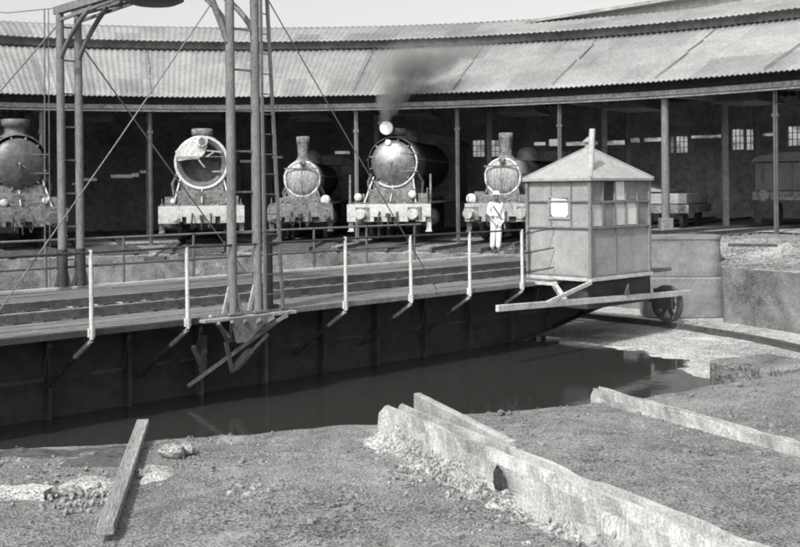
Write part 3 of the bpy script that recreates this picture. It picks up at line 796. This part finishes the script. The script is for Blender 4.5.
rough_beam('concrete_slab', at(-60, 487, z=.33), at(51, 487, z=.33), .10, .12, M_patch, 'narrow white concrete strip on the ground at the lower left corner', 'concrete strip', 5)
for i, (px, py, r, lab) in enumerate(((172, 454, .06, 'pale squarish stone on the pit rim right of the board'), (186, 451, .045, 'smaller pale stone next to the squarish one on the pit rim'))):
    p = at(px, py, z=.3); o_ = MB().ell((0, 0, 0), (r*1.3, r, r*.8), 9, 6, None, .14).build('stone', M_stone); o_.location = (p.x, p.y, .3+r*.3); tag(o_, lab, 'stone')
mb = MB()
for px, py, n, sp, rr in ((88, 488, 60, 26, .02), (150, 474, 26, 16, .022), (72, 500, 60, 45, .014), (430, 470, 90, 50, .012), (210, 470, 60, 90, .008), (300, 460, 60, 90, .007), (470, 490, 40, 30, .016), (640, 440, 60, 60, .008), (250, 492, 14, 20, .018), (60, 474, 40, 60, .012)):
    for _ in range(n):
        p = at(px+random.gauss(0, sp*.6), py+random.gauss(0, sp*.18), z=.28); s_ = rr*random.uniform(.5, 1.6)
        if math.hypot(p.x-CX, p.y-CY) < pitR(math.atan2(p.x-CX, p.y-CY))+.08: continue
        mb.stone((p.x, p.y, gz(p.x, p.y)+s_*.25), s_)
tag(mb.build('rubble', M_stone), kind='stuff', label='scattered pale stone chips and broken mortar on the near ground', cat='rubble')
M_gravel = mat('gravel', .2, .35, 12, .95, .3, grain=120)
mb = MB(); rg = random.Random(11)
for _ in range(9000):
    d = 4.2+6.2*rg.random()**1.3; px = rg.uniform(-30, 830); x_ = (px-400)/F*d; y_ = d
    if math.hypot(x_-CX, y_-CY) < pitR(math.atan2(x_-CX, y_-CY))+.05: continue
    if fbm(x_, y_, 1.1, 12) < -.12: continue
    q = rg.uniform(.003, .010)*(1.0+1.6*(rg.random() < .05)); mb.ell((x_, y_, gz(x_, y_)+q*.2+.03*fbm(x_, y_, .9, 1)), (q*1.3, q, q*.8), 5, 3, None, .25)
tag(mb.build('gravel', M_gravel), kind='stuff', label='fine loose gravel and cinders on the near ground', cat='gravel')
# patches of spilt mortar
def patch(px, py, rx, ry, name='mortar_patch', label=None, m=M_patch, z0=.285):
    c = at(px, py, z=z0); vs = [(0, 0, .022)]; n = 40
    for ring_, zz in ((.55, .02), (1.0, -.015)):
        for k in range(n):
            a = 2*PI*k/n; q = 1+.35*noise.fractal(Vector((math.cos(a)*1.5, math.sin(a)*1.5, px)), 1, 2, 3); vs.append((rx*ring_*q*math.cos(a), ry*ring_*q*math.sin(a), zz))
    fs = [(0, 1+k, 1+(k+1) % n) for k in range(n)]+[(1+k, 1+n+k, 1+n+(k+1) % n, 1+(k+1) % n) for k in range(n)]
    o_ = MB().add(vs, fs, True).build(name, m); o_.location = (c.x, c.y, gz(c.x, c.y)+.005); return tag(o_, label, 'mortar patch')
patch(157, 474, .10, .17, label='white mortar spill on the ground right of the board')
patch(88, 484, .16, .16, label='broken white mortar spill on the ground left of the board')
# low stone block at the right rim
p = at(762, 386, z=.05)
bk = MB().bb((-.16, -.2, -.4), (.6, .5, .12)).build('rim_block', M_pitwall, bevel=.03); bk.location = (p.x, p.y, .12); bk.rotation_euler = (0, 0, .5)
tag(bk, 'dark weathered stone block on the pit rim at the right edge', 'stone block')
# lump by the girder foot
p = at(184, 384, z=-1.36)
o_ = MB().ell((0, 0, 0), (.28, .2, .14), 12, 7, None, .12).build('stone', M_mud); o_.location = (p.x, p.y, -1.36); tag(o_, 'low dark lump rising from the water under the mast bracket', 'stone')

# ------------------------------------------------------------ yard rubble and beyond
mb = MB()
for _ in range(4500):
    t = random.uniform(-.7, 1.25); r = random.uniform(14.5, 20.5); p = pol(r, t); s_ = random.uniform(.01, .035)*(1.3 if t > .45 else 1)
    mb.stone((p.x, p.y, gz(p.x, p.y)+s_*.2), s_)
tag(mb.build('ballast', M_gravel), kind='stuff', label='loose ballast stones and coal between the pit and the shed', cat='ballast')

# point lever standing in the yard beyond the pit
lvp = at(152, 262, z=0); lv = empty('point_lever', (lvp.x, lvp.y+.3, 0), 0, label='dark slanting point lever standing in the yard between the first two engines', cat='lever')
MB().bb((-.25, -.12, -.02), (.3, .12, .12)).build('base', M_iron, lv, bevel=.01)
MB().tube([(-.05, 0, .1), (.55, .02, .52)], [.03, .022], 8).build('handle', M_iron, lv)
for i_, (px, py, a_, l_, nm) in enumerate(((205, 257, .4, 1.5, 'scrap_bar'), (330, 256, -.5, 1.2, 'scrap_bar'), (753, 247, .2, 1.2, 'scrap_bar'))):
    q = at(px, py, z=.45 if px > 700 else 0); o_ = MB().box((0, 0, 0), (l_, .07, .07)).build(nm, M_sleeper if i_ != 1 else M_rail)
    o_.location = (q.x, q.y, (.49 if px > 700 else .06)); o_.rotation_euler = (0, .03, a_)
    tag(o_, ('dark timber length lying before the engine with the white ring', 'dark iron bar lying on the yard before the small engine left of the smoking one', 'dark timber length lying on the bank right of the cabin')[i_], 'scrap')
# ------------------------------------------------------------ locomotives
def loco(t, front_r, kind, label, p):
    r, zc = p['r'], p['zc']; pos = pol(front_r, t)
    root = empty('steam_locomotive', (pos.x, pos.y, 0), -t, label=label, cat='locomotive')
    hw = p.get('hw', 1.4); bm = p['box']; y0 = p.get('inset', .75)
    hm = p.get('head', M_white)
    # headstock
    z0, z1 = p.get('hz', (.78, 1.36))
    if kind == 'open':
        mb = MB(); mb.bb((-hw, 0, 1.0), (hw, .12, z1)); 
        for a, b in ((-hw, -.72), (-.5, .45), (.62, hw)): mb.bb((a, .002, z0), (b, .118, 1.0))
    else:
        mb = MB(); mb.bb((-hw, 0, z0+.16), (hw, .12, z1))
        x = -hw
        while x < hw-.3: mb.bb((x, .003, z0), (x+.34, .117, z0+.16)); x += .58
    mb.build('headstock', hm, root, bevel=.01)
    for s in (-1, 1):
        b = MB().lathe([(0, 0), (-.0, .165), (.03, .17), (.035, .07), (.2, .06), (.2, .09), (.38, .10), (.4, .14), (.42, .14)], (s*.88, -.42, 1.05), (0, 1, 0), 18, False)
        b.build('buffer', p.get('buf', M_grey), root)
    MB().bb((-.06, -.2, .92), (.06, 0, 1.06)).build('coupling_hook', M_iron, root)
    # smokebox and door
    sb = MB().lathe([(0, r*.97), (.03, r), (1.5, r), (1.5, 0)], (0, y0, zc), (0, 1, 0), 48); smb = sb.build('smokebox', bm, root)
    if kind == 'open':
        MB().lathe([(0, r*.88), (-.05, r*.89), (-.06, r*.94), (-.04, r*.99), (.02, r*1.0), (.02, r*.88)], (0, y0-.01, zc), (0, 1, 0), 48).build('door_ring', M_trim, root)
        MB().lathe([(-.02, r*.9), (-.03, r*.72), (.3, r*.71)], (0, y0, zc), (0, 1, 0), 40).build('front_plate', M_grey, root)
        MB().lathe([(-.0, r*.71), (.45, r*.70), (.45, 0)], (0, y0, zc), (0, 1, 0), 40).build('smokebox_throat', M_dirtybox, root)
        MB().bar((-r*.98, y0-.2, zc+.2), (r*.9, y0-.2, zc+.2), .02, .02).build('rod', M_frame, root)
        mb = MB(); q = [(-.86*r, .05), (-.95*r, .38), (-.7*r, .62), (-.35*r, .78), (-.02, .80), (.2, .58), (.1, .3), (-.1, .12), (-.5, .1)]
        k = len(q); vs = [(a, y0-.16, zc+b*r/.93) for a, b in q]+[(a, y0-.1, zc+b*r/.93) for a, b in q]
        mb.add(vs, [tuple(range(k)), tuple(range(k, 2*k))[::-1]]+[(i, k+i, k+(i+1) % k, (i+1) % k) for i in range(k)]); mb.build('hinged_plate', M_trim, root, bevel=.02)
        mb = MB(); mb.bar((-.1, y0-.14, zc+.1), (.1, y0-.14, zc-.16), .08, .05); mb.bar((.1, y0-.12, zc+.42), (.66, y0-.12, zc+.36), .05, .05); mb.bar((.35, y0-.1, zc-.3), (.6, y0-.1, zc-.3), .05, .05)
        mb.bar((.15, y0-.12, zc+.2), (.4, y0-.12, zc+.35), .06, .05); mb.build('steam_pipe', M_palebox, root)
        mb = MB().lathe([(0, .0), (-.02, .12), (-.04, .19), (.02, .2), (.1, .18)], (.02, y0-.22, zc+.72), (0, 1, 0), 20); l_ = mb.build('headlamp', M_trim, root)
        MB().lathe([(0, 0), (0, .12)], (.02, y0-.27, zc+.72), (0, 1, 0), 20).build('lens', M_frame, l_)
    else:
        dd = 1.7 if kind == 'big' else 1; prof = [(-.17*dd, 0), (-.168*dd, .1), (-.15*dd, r*.3), (-.12*dd, r*.5), (-.08*dd, r*.68), (-.04*dd, r*.8), (0, r*.86)]
        d_ = MB().lathe(prof, (0, y0-.02, zc), (0, 1, 0), 48).build('smokebox_door', p.get('door', bm), root)
        if kind == 'big':
            mb = MB(); n = 34         # bright rim, lower left round to the right
            for k in range(n):
                a = math.radians(-125+ (k/n)*165); b = math.radians(-125+((k+1)/n)*165)
                if p.get('rim', 1): mb.bar((r*.95*math.cos(a), y0-.03, zc+r*.95*math.sin(a)), (r*.95*math.cos(b), y0-.03, zc+r*.95*math.sin(b)), .05, .085, (0, 1, 0))
            mb.build('bright_rim', M_trim if p.get('rim', 1) else M_frame, root)
            mb = MB().lathe([(0, 0), (0, .05), (.12, .04)], (0, y0-.36, zc), (0, 1, 0), 12); mb.bar((0, y0-.34, zc), (.16, y0-.34, zc-.12), .03, .03); mb.bar((0, y0-.36, zc), (-.02, y0-.36, zc-.2), .03, .03); mb.build('dart_handle', M_frame, d_)
            for k in range(12):
                a = 2*PI*(k+.5)/12; c_ = Vector((math.cos(a), 0, math.sin(a))); MB().bar(c_*r*.8+Vector((0, y0-.06, zc)), c_*r*.92+Vector((0, y0-.05, zc)), .05, .05, (0, 1, 0)).build('door_clamp', M_frame, d_)
            for zz in (-.3, .3): MB().bar((r*.35, y0-.2, zc+zz), (r*.98, y0-.05, zc+zz), .04, .06, (0, 1, 0)).build('hinge', M_frame, d_)
        else:
            mb = MB(); mb.bar((-r*.92, y0-.17, zc+r*.55), (r*.92, y0-.17, zc+r*.55), .03, .05); mb.bar((0, y0-.19, zc-r*.8), (0, y0-.19, zc+r*.55), .012, .02)
            for s in (-1, 1): mb.bar((s*r*.86, y0-.07, zc+r*.3), (s*r*.8, y0-.07, zc-r*.45), .03, .03)
            mb.build('door_strap', M_frame, d_)
            mb = MB().lathe([(0, 0), (.0, .1), (.1, .12), (.16, .06)], (.05, y0-.3, zc+r*.86), (0, 1, 0), 14); mb.build('headlamp', M_frame, root)
            MB().lathe([(0, r*.88), (-.02, r*.93), (.0, r*.99)], (0, y0-.01, zc), (0, 1, 0), 48).build('door_ring', M_trim, root)
    # boiler, dome, cab
    MB().lathe([(1.5, r*.93), (6.8, r*1.0), (6.8, 0)], (0, y0, zc), (0, 1, 0), 32).build('boiler', M_iron, root)
    ct_ = p['chim']; cy = y0+p.get('cyo', .7); cr = p.get('cr', .26)
    zb = zc+r*.9
    fl = 1.0 if kind != 'small' else .9; prof = [(0, cr*1.7), (.1, cr*1.1), (.2, cr*.92), (ct_-zb-.26, cr*1.0), (ct_-zb-.22, cr*1.22*fl), (ct_-zb-.02, cr*1.25*fl), (ct_-zb, cr*1.0), (ct_-zb-.12, cr*.8), (0.2, cr*.75)]
    MB().lathe(prof, (p.get('cx', 0), cy, zb), (0, 0, 1), 24).build('chimney', p.get('chm', M_dirtybox), root)
    dz_ = min(.55, p.get('dome', .5))
    MB().lathe([(0, .42), (dz_*.6, .36), (dz_*.85, .28), (dz_, .1), (dz_, 0)], (0, y0+3.0, zc+r*.9), (0, 0, 1), 20).build('steam_dome', M_dirtybox, root)
    cz = zc+r*.95
    mb = MB(); mb.bb((-1.3, y0+6.8, 1.3), (1.3, y0+9.0, cz)); vs = []; n = 10
    for y in (y0+6.6, y0+9.3):
        for k in range(n+1): a = PI*k/n; vs.append((1.4*math.cos(a), y, cz+.42*math.sin(a)))
    mb.add(vs, [(k, k+1, n+2+k, n+1+k) for k in range(n)]+[tuple(range(n+1))[::-1], tuple(range(n+1, 2*n+2)), (0, n+1, 2*n+1, n)])
    c_ = mb.build('cab', M_dirtybox, root)
    for s in (-1, 1): MB().bb((s*1.0-.2, y0+6.77, zc+.2), (s*1.0+.2, y0+6.79, zc+.65)).build('cab_window', M_darkpane, c_)
    # saddle, frames, running boards, cylinders, wheels
    mb = MB(); mb.bb((-r*.8, y0-.02, 1.25), (r*.8, y0+1.3, zc-r*.7)); mb.bb((-r*.95, y0-.3, 1.3), (r*.95, y0+.3, 1.3+(zc-r-1.3)*.75+.12)); mb.build('saddle', M_frame, root, bevel=.02)
    MB().bb((-.62, .12, .75), (.62, y0+7, 1.25)).build('frame', M_girder, root)
    MB().bb((-hw+.05, .12, 1.36), (hw-.05, y0+6.8, 1.42)).build('running_board', p.get('board', M_frame), root)
    for s in (-1, 1):
        mb = MB().lathe([(0, 0), (.0, .3), (.05, .33), (.85, .33), (.85, 0)], (s*(hw-.33), .95, .92), (0, 1, 0), 20); mb.lathe([(-.12, 0), (-.12, .09), (0, .12)], (s*(hw-.33), .95, .92), (0, 1, 0), 12)
        mb.build('cylinder', M_frame, root)
        mb = MB(); mb.bb((s*hw-.0 if s < 0 else hw-.2, .1, .45), (s*hw+.2 if s < 0 else hw, .3, .49)); mb.bar((s*(hw-.1), .2, .47), (s*(hw-.1), .15, 1.3), .04, .16, (1, 0, 0)); mb.build('step', p.get('stp', M_frame), root)
        for (y, wr_) in ((1.1, .42), (2.7, .42), (4.4, .72), (6.0, .72)):
            spoke_wheel(MB(), (s*.76, y, wr_+.15), (1, 0, 0), wr_, .13, 10, .07).build('wheel', M_girder, root)
        mb = MB().tube([(s*r*1.02, y0, zc+.1), (s*r*1.02, y0+6.5, zc+.1)], .02, 6); mb.build('boiler_handrail', M_frame, root)
    rs = random.Random(int(t*1000))
    for s in (-1, 1):
        MB().tube([(s*r*.78, y0+.05, zc-r*.55), (s*(r*.8+.18), .25, 1.4)], .028, 8).build('front_stay', M_trim if kind != 'small' else M_frame, root)
        MB().bb((s*(hw-.35)-.16, .45, 1.42), (s*(hw-.35)+.16, .8, 1.42+rs.uniform(.18, .34))).build('tool_box', M_frame, root, bevel=.01)
        MB().tube([(s*.3, -.02, 1.1), (s*.3, -.16, 1.02), (s*.32, -.18, .8), (s*.27, -.1, .6), (s*.22, -.02, .72)], .032, 8).build('brake_hose', M_iron, root)
        MB().tube([(s*(r*.9), y0+.3, zc-r*.4), (s*(r*1.08), y0+.4, zc-r*.75), (s*(r*1.0), y0+.5, 1.5)], .06, 8).build('steam_pipe', M_frame, root)
        MB().bar((s*(hw-.12), .03, 1.36), (s*(hw-.12), .03, 1.9 if kind == 'big' else 1.6), .03, .03, (0, 1, 0)).build('lamp_iron', M_frame, root)
        MB().bb((s*.88-.24, -.014, .84), (s*.88+.24, 0, 1.26)).build('buffer_plate', M_frame if kind != 'open' else hm, root)
    MB().tube([(0, y0-.05, zc-r*.9), (0, .3, 1.44)], .022, 6).build('front_stay', M_trim, root)
    MB().tube([(.0, -.03, .95), (0, -.1, .8), (0, -.08, .62), (0.02, -.06, .55)], .03, 6).build('coupling_chain', M_iron, root)
    mb = MB()
    for _ in range(7): a = rs.uniform(-.9, .9)*hw*.7; mb.stone((a, rs.uniform(.18, .4), 1.46), rs.uniform(.03, .08))
    tag(mb.build('smokebox_ash', M_frame, root), kind='stuff')
    for (lx, lz, lr) in p.get('lamps', ()):
        mb = MB().lathe([(-.02, 0), (-.03, lr*.8), (0, lr)], (lx, .02 if lz < z1 else .25, lz), (0, 1, 0), 16)
        mb.lathe([(0, lr), (.18, lr), (.2, lr*.6), (.2, 0)], (lx, .02 if lz < z1 else .25, lz), (0, 1, 0), 16); mb.build('lamp', M_trim, root)
    return root
loco(LOCT[0], 17.9, 'big', 'dark large locomotive with grimy round smokebox at the far left behind the masts',
     dict(r=.95, zc=2.78, box=M_dirtybox, door=mat('sooty_door', .09, .4, 5, .3, .1, .2), head=M_frame, chim=4.25, hw=1.4, cx=-.0, rim=0, lamps=((-.5, 1.55, .12), (.75, 1.6, .1)), cr=.36))
loco(LOCT[1], 18.6, 'open', 'locomotive with its smokebox door open inside a bright white ring',
     dict(r=.93, zc=2.82, box=M_palebox, chim=4.02, hw=1.42, lamps=((.9, 1.56, .1), (-.95, 1.52, .09)), cr=.3, chm=M_frame, buf=M_white))
loco(LOCT[2], 18.9, 'small', 'small locomotive with pale smokebox and tall chimney left of the smoking engine',
     dict(r=.64, zc=2.24, box=M_palebox, door=M_palebox, head=M_frame, chim=3.72, hw=1.1, lamps=((.84, 1.52, .16), (.84, 1.08, .14)), cr=.21, chm=M_frame, inset=.6, buf=M_frame, cyo=.4))
D = loco(LOCT[3], 18.4, 'big', 'large locomotive with polished smokebox and white front beam, smoke rising from it',
     dict(r=.87, zc=2.76, box=M_smokebox, door=M_smokebox, chim=3.95, hw=1.42, lamps=((-1.1, 1.6, .13), (.75, 1.68, .13)), cr=.27, buf=M_white, stp=M_white, inset=.8))
loco(LOCT[4], 18.5, 'small', 'small locomotive with pale smokebox and tall chimney beside the cabin, behind the person',
     dict(r=.63, zc=2.23, box=M_palebox, door=M_palebox, head=M_palebox, chim=3.68, hw=1.12, lamps=((-.98, 1.52, .17), (-1.0, 1.12, .16)), cr=.21, chm=M_frame, inset=.6, buf=M_palebox, cyo=.4))
# head lamps of the smoking engine: a big one on the chimney front, a small one on the smokebox top, side plates
mb = MB().lathe([(-.02, 0), (-.03, .12), (-.02, .215), (0, .23)], (-.2, .72, 3.92), (0, 1, 0), 24, False); hl = mb.build('headlamp', M_lens, D)
MB().lathe([(0, .235), (.3, .235), (.34, .12), (.34, 0)], (-.2, .72, 3.92), (0, 1, 0), 24).build('lamp_case', M_frame, hl)
MB().lathe([(-.03, 0), (-.04, .08), (0, .11), (.12, .1)], (-.12, .6, 3.42), (0, 1, 0), 16).build('marker_lamp', M_lens, D)
for s in (-1, 1): MB().add([(s*1.4, .2, 1.36), (s*1.4, .35, 1.36), (s*1.4, .35, 2.3), (s*1.4, .28, 2.35), (s*1.34, .2, 1.36), (s*1.34, .35, 1.36), (s*1.34, .35, 2.3), (s*1.34, .28, 2.35)],
    [(0, 1, 2, 3), (7, 6, 5, 4), (0, 3, 7, 4), (1, 5, 6, 2), (0, 4, 5, 1), (3, 2, 6, 7)]).build('side_plate', M_frame, D)

# dim wagon in the far right stall, pale wagon right of the cabin
def wagon(name, pos, rz, w_, l_, z0, z1, m, roof, label, cat):
    root = empty(name, pos, rz, label=label, cat=cat)
    MB().bb((-w_/2, 0, z0), (w_/2, l_, z1)).build('body', m, root, bevel=.03)
    if roof:
        vs = []; n = 8
        for y in (-.1, l_+.1):
            for k in range(n+1): a = PI*k/n; vs.append(((w_/2+.1)*math.cos(a), y, z1+.02+.3*math.sin(a)))
        MB().add(vs, [(k, k+1, n+2+k, n+1+k) for k in range(n)]+[tuple(range(n+1))[::-1], tuple(range(n+1, 2*n+2))]).build('roof', m, root)
    MB().bb((-w_/2-.05, -.1, z0-.3), (w_/2+.05, l_+.1, z0-.01)).build('underframe', M_frame, root)
    for x in (-w_/3, w_/3):
        MB().lathe([(0, 0), (0, .2), (.05, .2), (.1, .08), (.3, .08)], (x, -.42, z0-.15), (0, 1, 0), 16).build('buffer', M_frame, root)
        for y in (.9, l_-.9): spoke_wheel(MB(), (x*.9, y, .42), (1, 0, 0), .4, .12, 8, .07).build('wheel', M_girder, root)
    mb = MB()
    for k in range(5): mb.bar((-w_/2+w_*(k+.5)/5, -.015, z0+.05), (-w_/2+w_*(k+.5)/5, -.015, z1-.05), .06, .04, (0, 1, 0))
    mb.build('stanchion', m, root)
    return root
p = at(792, 228, d=36.0); p.z = .47; wagon('covered_van', p, -.62, 2.4, 5, 1.2, 2.15, M_grey, True, 'dim grey wagon standing inside the shed at the right edge', 'wagon')
p = pol(21.2, .545, .42)
root = empty('open_wagon', at(668, 232, d=36.5)*1, -.5, label='low pale open wagon inside the shed behind the thick column', cat='wagon'); root.location.z = .42
mb = MB(); mb.bb((-1.1, 0, .85), (.62, 3, 1.2)); mb.build('body', M_wagon, root, bevel=.03)
MB().add([(-1.15, -.02, 1.26), (-.2, -.02, 1.26), (-.2, 3, 1.26), (-1.15, 3, 1.26), (-1.15, -.02, 1.55), (-.2, -.02, 1.3), (-.2, 3, 1.3), (-1.15, 3, 1.55)], [(0, 1, 5, 4), (3, 7, 6, 2), (4, 5, 6, 7), (0, 4, 7, 3), (1, 2, 6, 5), (0, 3, 2, 1)]).build('load_sheet', M_wagon, root)
MB().bb((-1.15, -.05, .55), (.7, 3.1, .83)).build('underframe', M_frame, root)
for x in (-.8, .4):
    for y in (.5, 2.5): spoke_wheel(MB(), (x, y, .35), (1, 0, 0), .35, .12, 8, .07).build('wheel', M_girder, root)

# ------------------------------------------------------------ person in white
def skinned(name, verts, edges, radii, m, parent=None, root=0, sub=2):
    me = bpy.data.meshes.new(name); me.from_pydata(verts, edges, []); o_ = bpy.data.objects.new(name, me); S.collection.objects.link(o_); me.materials.append(m)
    sk = o_.modifiers.new('skin', 'SKIN'); sk.use_smooth_shade = True
    for i, r_ in enumerate(radii):
        s_ = me.skin_vertices[0].data[i]; s_.radius = r_ if isinstance(r_, tuple) else (r_, r_); s_.use_root = (i == root)
    sb = o_.modifiers.new('sub', 'SUBSURF'); sb.levels = sub; sb.render_levels = sub
    if parent: o_.parent = parent
    return o_
def person(pos, rz, label):
    root = empty('person', pos, rz, label=label, cat='person')
    # local: x right of the figure, -y forward; standing, weight on one leg, one arm down, one bent
    V = [(0, 0, .92), (0, .01, 1.12), (0, .0, 1.34), (0, 0, 1.46), (0, -.02, 1.54),
         (.075, 0, .88), (.07, -.03, .48), (.065, .02, .09), (.07, -.13, .04),
         (-.075, 0, .88), (-.085, .04, .48), (-.08, .12, .09), (-.08, -.02, .04),
         (.16, 0, 1.40), (.20, .02, 1.12), (.20, -.08, .90), (.20, -.11, .83),
         (-.17, 0, 1.40), (-.25, .03, 1.14), (-.17, -.16, 1.04), (-.12, -.21, 1.03)]
    E = [(0, 1), (1, 2), (2, 3), (3, 4), (0, 5), (5, 6), (6, 7), (7, 8), (0, 9), (9, 10), (10, 11), (11, 12), (2, 13), (13, 14), (14, 15), (15, 16), (2, 17), (17, 18), (18, 19), (19, 20)]
    Rr = [(.16, .11), (.145, .10), (.17, .11), .06, .052, .088, .062, .04, .035, .088, .062, .04, .035, .062, .047, .034, .03, .062, .047, .034, .03]
    skinned('body', V, E, Rr, M_skin, root)
    J = [(0, 0, .80), (0, .01, 1.12), (0, 0, 1.36), (.16, 0, 1.40), (.20, .02, 1.12), (.20, -.07, .93), (-.17, 0, 1.40), (-.25, .03, 1.14), (-.18, -.14, 1.05)]
    skinned('jacket', J, [(0, 1), (1, 2), (2, 3), (3, 4), (4, 5), (2, 6), (6, 7), (7, 8)], [(.17, .14), (.155, .125), (.17, .125), .077, .062, .052, .077, .062, .052], M_cloth, root)
    P_ = [(0, 0, .92), (.075, 0, .86), (.07, -.03, .48), (.065, .02, .10), (-.075, 0, .86), (-.085, .04, .48), (-.08, .12, .10)]
    skinned('trousers', P_, [(0, 1), (1, 2), (2, 3), (0, 4), (4, 5), (5, 6)], [(.165, .125), .108, .086, .075, .108, .086, .075], M_trous, root)
    h = MB().ell((0, -.03, 1.63), (.075, .095, .115), 16, 12); h.ell((0, -.13, 1.62), (.013, .02, .022), 8, 6); h.ell((.078, -.02, 1.63), (.012, .02, .03), 8, 6); h.ell((-.078, -.02, 1.63), (.012, .02, .03), 8, 6)
    hd = h.build('head', M_skin, root)
    e = MB(); e.ell((.03, -.118, 1.64), (.012, .008, .007), 8, 6); e.ell((-.03, -.118, 1.64), (.012, .008, .007), 8, 6); e.bb((-.022, -.122, 1.572), (.022, -.112, 1.578)); e.build('face', M_hair, hd)
    ht = MB().lathe([(0, .14), (.01, .145), (.015, .095), (.09, .085), (.11, .05), (.115, 0)], (0, -.03, 1.67), (0, 0, 1), 20); ht.build('hat', M_cloth, root)
    for s, (x, y, z), dr in ((1, (.20, -.11, .82), Vector((0, -.35, -1))), (-1, (-.12, -.21, 1.03), Vector((.7, -.6, 0)))):
        dr.normalize(); hv_ = []; he = []; hr = []
        side = Vector((s*.2, 1, 0)).cross(dr).normalized() if s > 0 else Vector((0, 0, 1)); c0 = Vector((x, y, z))
        side = dr.cross(Vector((1, .1, 0)) if s > 0 else Vector((0, 1, 0))).normalized()
        hv_ = [c0, c0+dr*.07]; he = [(0, 1)]; hr = [(.022, .03), (.02, .035)]
        for i in range(4):
            b = len(hv_); o1 = c0+dr*.09+side*(i-1.5)*.019; ln_ = (.055, .068, .064, .05)[i]
            hv_ += [o1, o1+dr*ln_*.6, o1+dr*ln_+Vector((0, -.01, 0))]; he += [(1, b), (b, b+1), (b+1, b+2)]; hr += [.009, .0085, .007]
        b = len(hv_); o1 = c0+dr*.03+side*-.035; hv_ += [o1, o1+dr*.035-side*.015]; he += [(0, b), (b, b+1)]; hr += [.011, .008]
        skinned('hand', hv_, he, hr, M_skin, root, sub=1)
    for s, (x, y) in ((1, (.067, -.05)), (-1, (-.08, .05))): MB().ell((x, y, .045), (.05, .14, .05), 12, 8).build('shoe', M_hair, root)
    MB().bar((-.16, -.13, 1.36), (.12, -.15, .95), .03, .015, (0, 1, 0)).build('strap', M_hair, root)
    return root
pp = at(496.5, 252, z=0); person((pp.x, pp.y, 0), .35, 'person in white jacket and trousers standing on the track before the small engine')

# ------------------------------------------------------------ smoke (a volume that thins out towards its edges)
def smoke():
    d0 = 37.0
    path = [(386, 124, .24), (389, 112, .42), (393, 100, .6), (398, 88, .85), (407, 76, 1.2), (419, 64, 1.6), (435, 54, 2.1), (455, 42, 2.6)]
    P = [(at(x, y, d=d0), r_) for x, y, r_ in path]; zA, zB = P[0][0].z-.05, P[-1][0].z+.6
    xs = [p.x for p, _ in P]; lo, hi = min(xs)-1.4, max(xs)+3
    o_ = MB().bb((lo, d0-1.6, zA), (hi, d0+.9, zB)).build('smoke', bpy.data.materials.new('smoke')); m = o_.data.materials[0]; m.use_nodes = True; n = m.node_tree; n.nodes.clear(); L = n.links
    out = n.nodes.new('ShaderNodeOutputMaterial'); pv = n.nodes.new('ShaderNodeVolumePrincipled'); L.new(pv.outputs[0], out.inputs['Volume'])
    pv.inputs['Color'].default_value = (.52, .52, .51, 1); pv.inputs['Anisotropy'].default_value = .1
    tc = n.nodes.new('ShaderNodeTexCoord')
    def nz(sc, det, dist=0):
        t = n.nodes.new('ShaderNodeTexNoise'); t.inputs['Scale'].default_value = sc; t.inputs['Detail'].default_value = det; t.inputs['Distortion'].default_value = dist; L.new(tc.outputs['Object'], t.inputs['Vector']); return t
    wv = nz(1.3, 4); vm = n.nodes.new('ShaderNodeVectorMath'); vm.operation = 'MULTIPLY_ADD'; L.new(wv.outputs['Color'], vm.inputs[0]); vm.inputs[1].default_value = (1.1, 1.1, .9)
    va = n.nodes.new('ShaderNodeVectorMath'); va.operation = 'SUBTRACT'; L.new(tc.outputs['Object'], va.inputs[0]); va.inputs[1].default_value = (.55, .55, .45); L.new(va.outputs[0], vm.inputs[2])
    sp = n.nodes.new('ShaderNodeSeparateXYZ'); L.new(vm.outputs[0], sp.inputs[0])
    def M(op, a, b=0, cl=False):
        q = n.nodes.new('ShaderNodeMath'); q.operation = op; q.use_clamp = cl
        for i_, v_ in enumerate((a, b)):
            if isinstance(v_, (int, float)): q.inputs[i_].default_value = v_
            else: L.new(v_, q.inputs[i_])
        return q.outputs[0]
    sp0 = n.nodes.new('ShaderNodeSeparateXYZ'); L.new(tc.outputs['Object'], sp0.inputs[0])
    zn = M('DIVIDE', M('SUBTRACT', sp0.outputs[2], zA), P[-1][0].z-zA, True)
    def curve(vals):     # piecewise curve over height
        fc = n.nodes.new('ShaderNodeFloatCurve'); cv = fc.mapping.curves[0]; mx = max(vals); mn = min(vals)
        pts = [((P[i_][0].z-zA)/(P[-1][0].z-zA), (v_-mn)/(mx-mn)) for i_, v_ in enumerate(vals)]
        cv.points[0].location = pts[0]; cv.points[1].location = pts[-1]
        for a_ in pts[1:-1]: cv.points.new(*a_)
        fc.mapping.update(); L.new(zn, fc.inputs[1]); return M('ADD', M('MULTIPLY', fc.outputs[0], mx-mn), mn)
    cx_ = curve(xs); rr_ = curve([q[1] for q in P])
    dx = M('SUBTRACT', sp.outputs[0], cx_); dy = M('SUBTRACT', sp.outputs[1], d0-.3)
    dist = M('DIVIDE', M('SQRT', M('ADD', M('MULTIPLY', dx, dx), M('MULTIPLY', dy, dy))), rr_)
    fall = M('POWER', M('SUBTRACT', 1.0, dist, True), .8)
    t = nz(1.7, 6, 1.2); g = n.nodes.new('ShaderNodeMapRange'); g.inputs[1].default_value = .3; g.inputs[2].default_value = .62; L.new(t.outputs[0], g.inputs[0])
    thin = M('SUBTRACT', 8.0, M('MULTIPLY', zn, 6.0))
    top = M('SUBTRACT', 1.0, M('POWER', zn, 6.0), True)
    L.new(M('MULTIPLY', M('MULTIPLY', M('MULTIPLY', fall, g.outputs[0]), thin), top), pv.inputs['Density'])
    tag(o_, 'grey smoke drifting up and right from the polished engine across the roof', 'smoke', kind='stuff')
smoke()
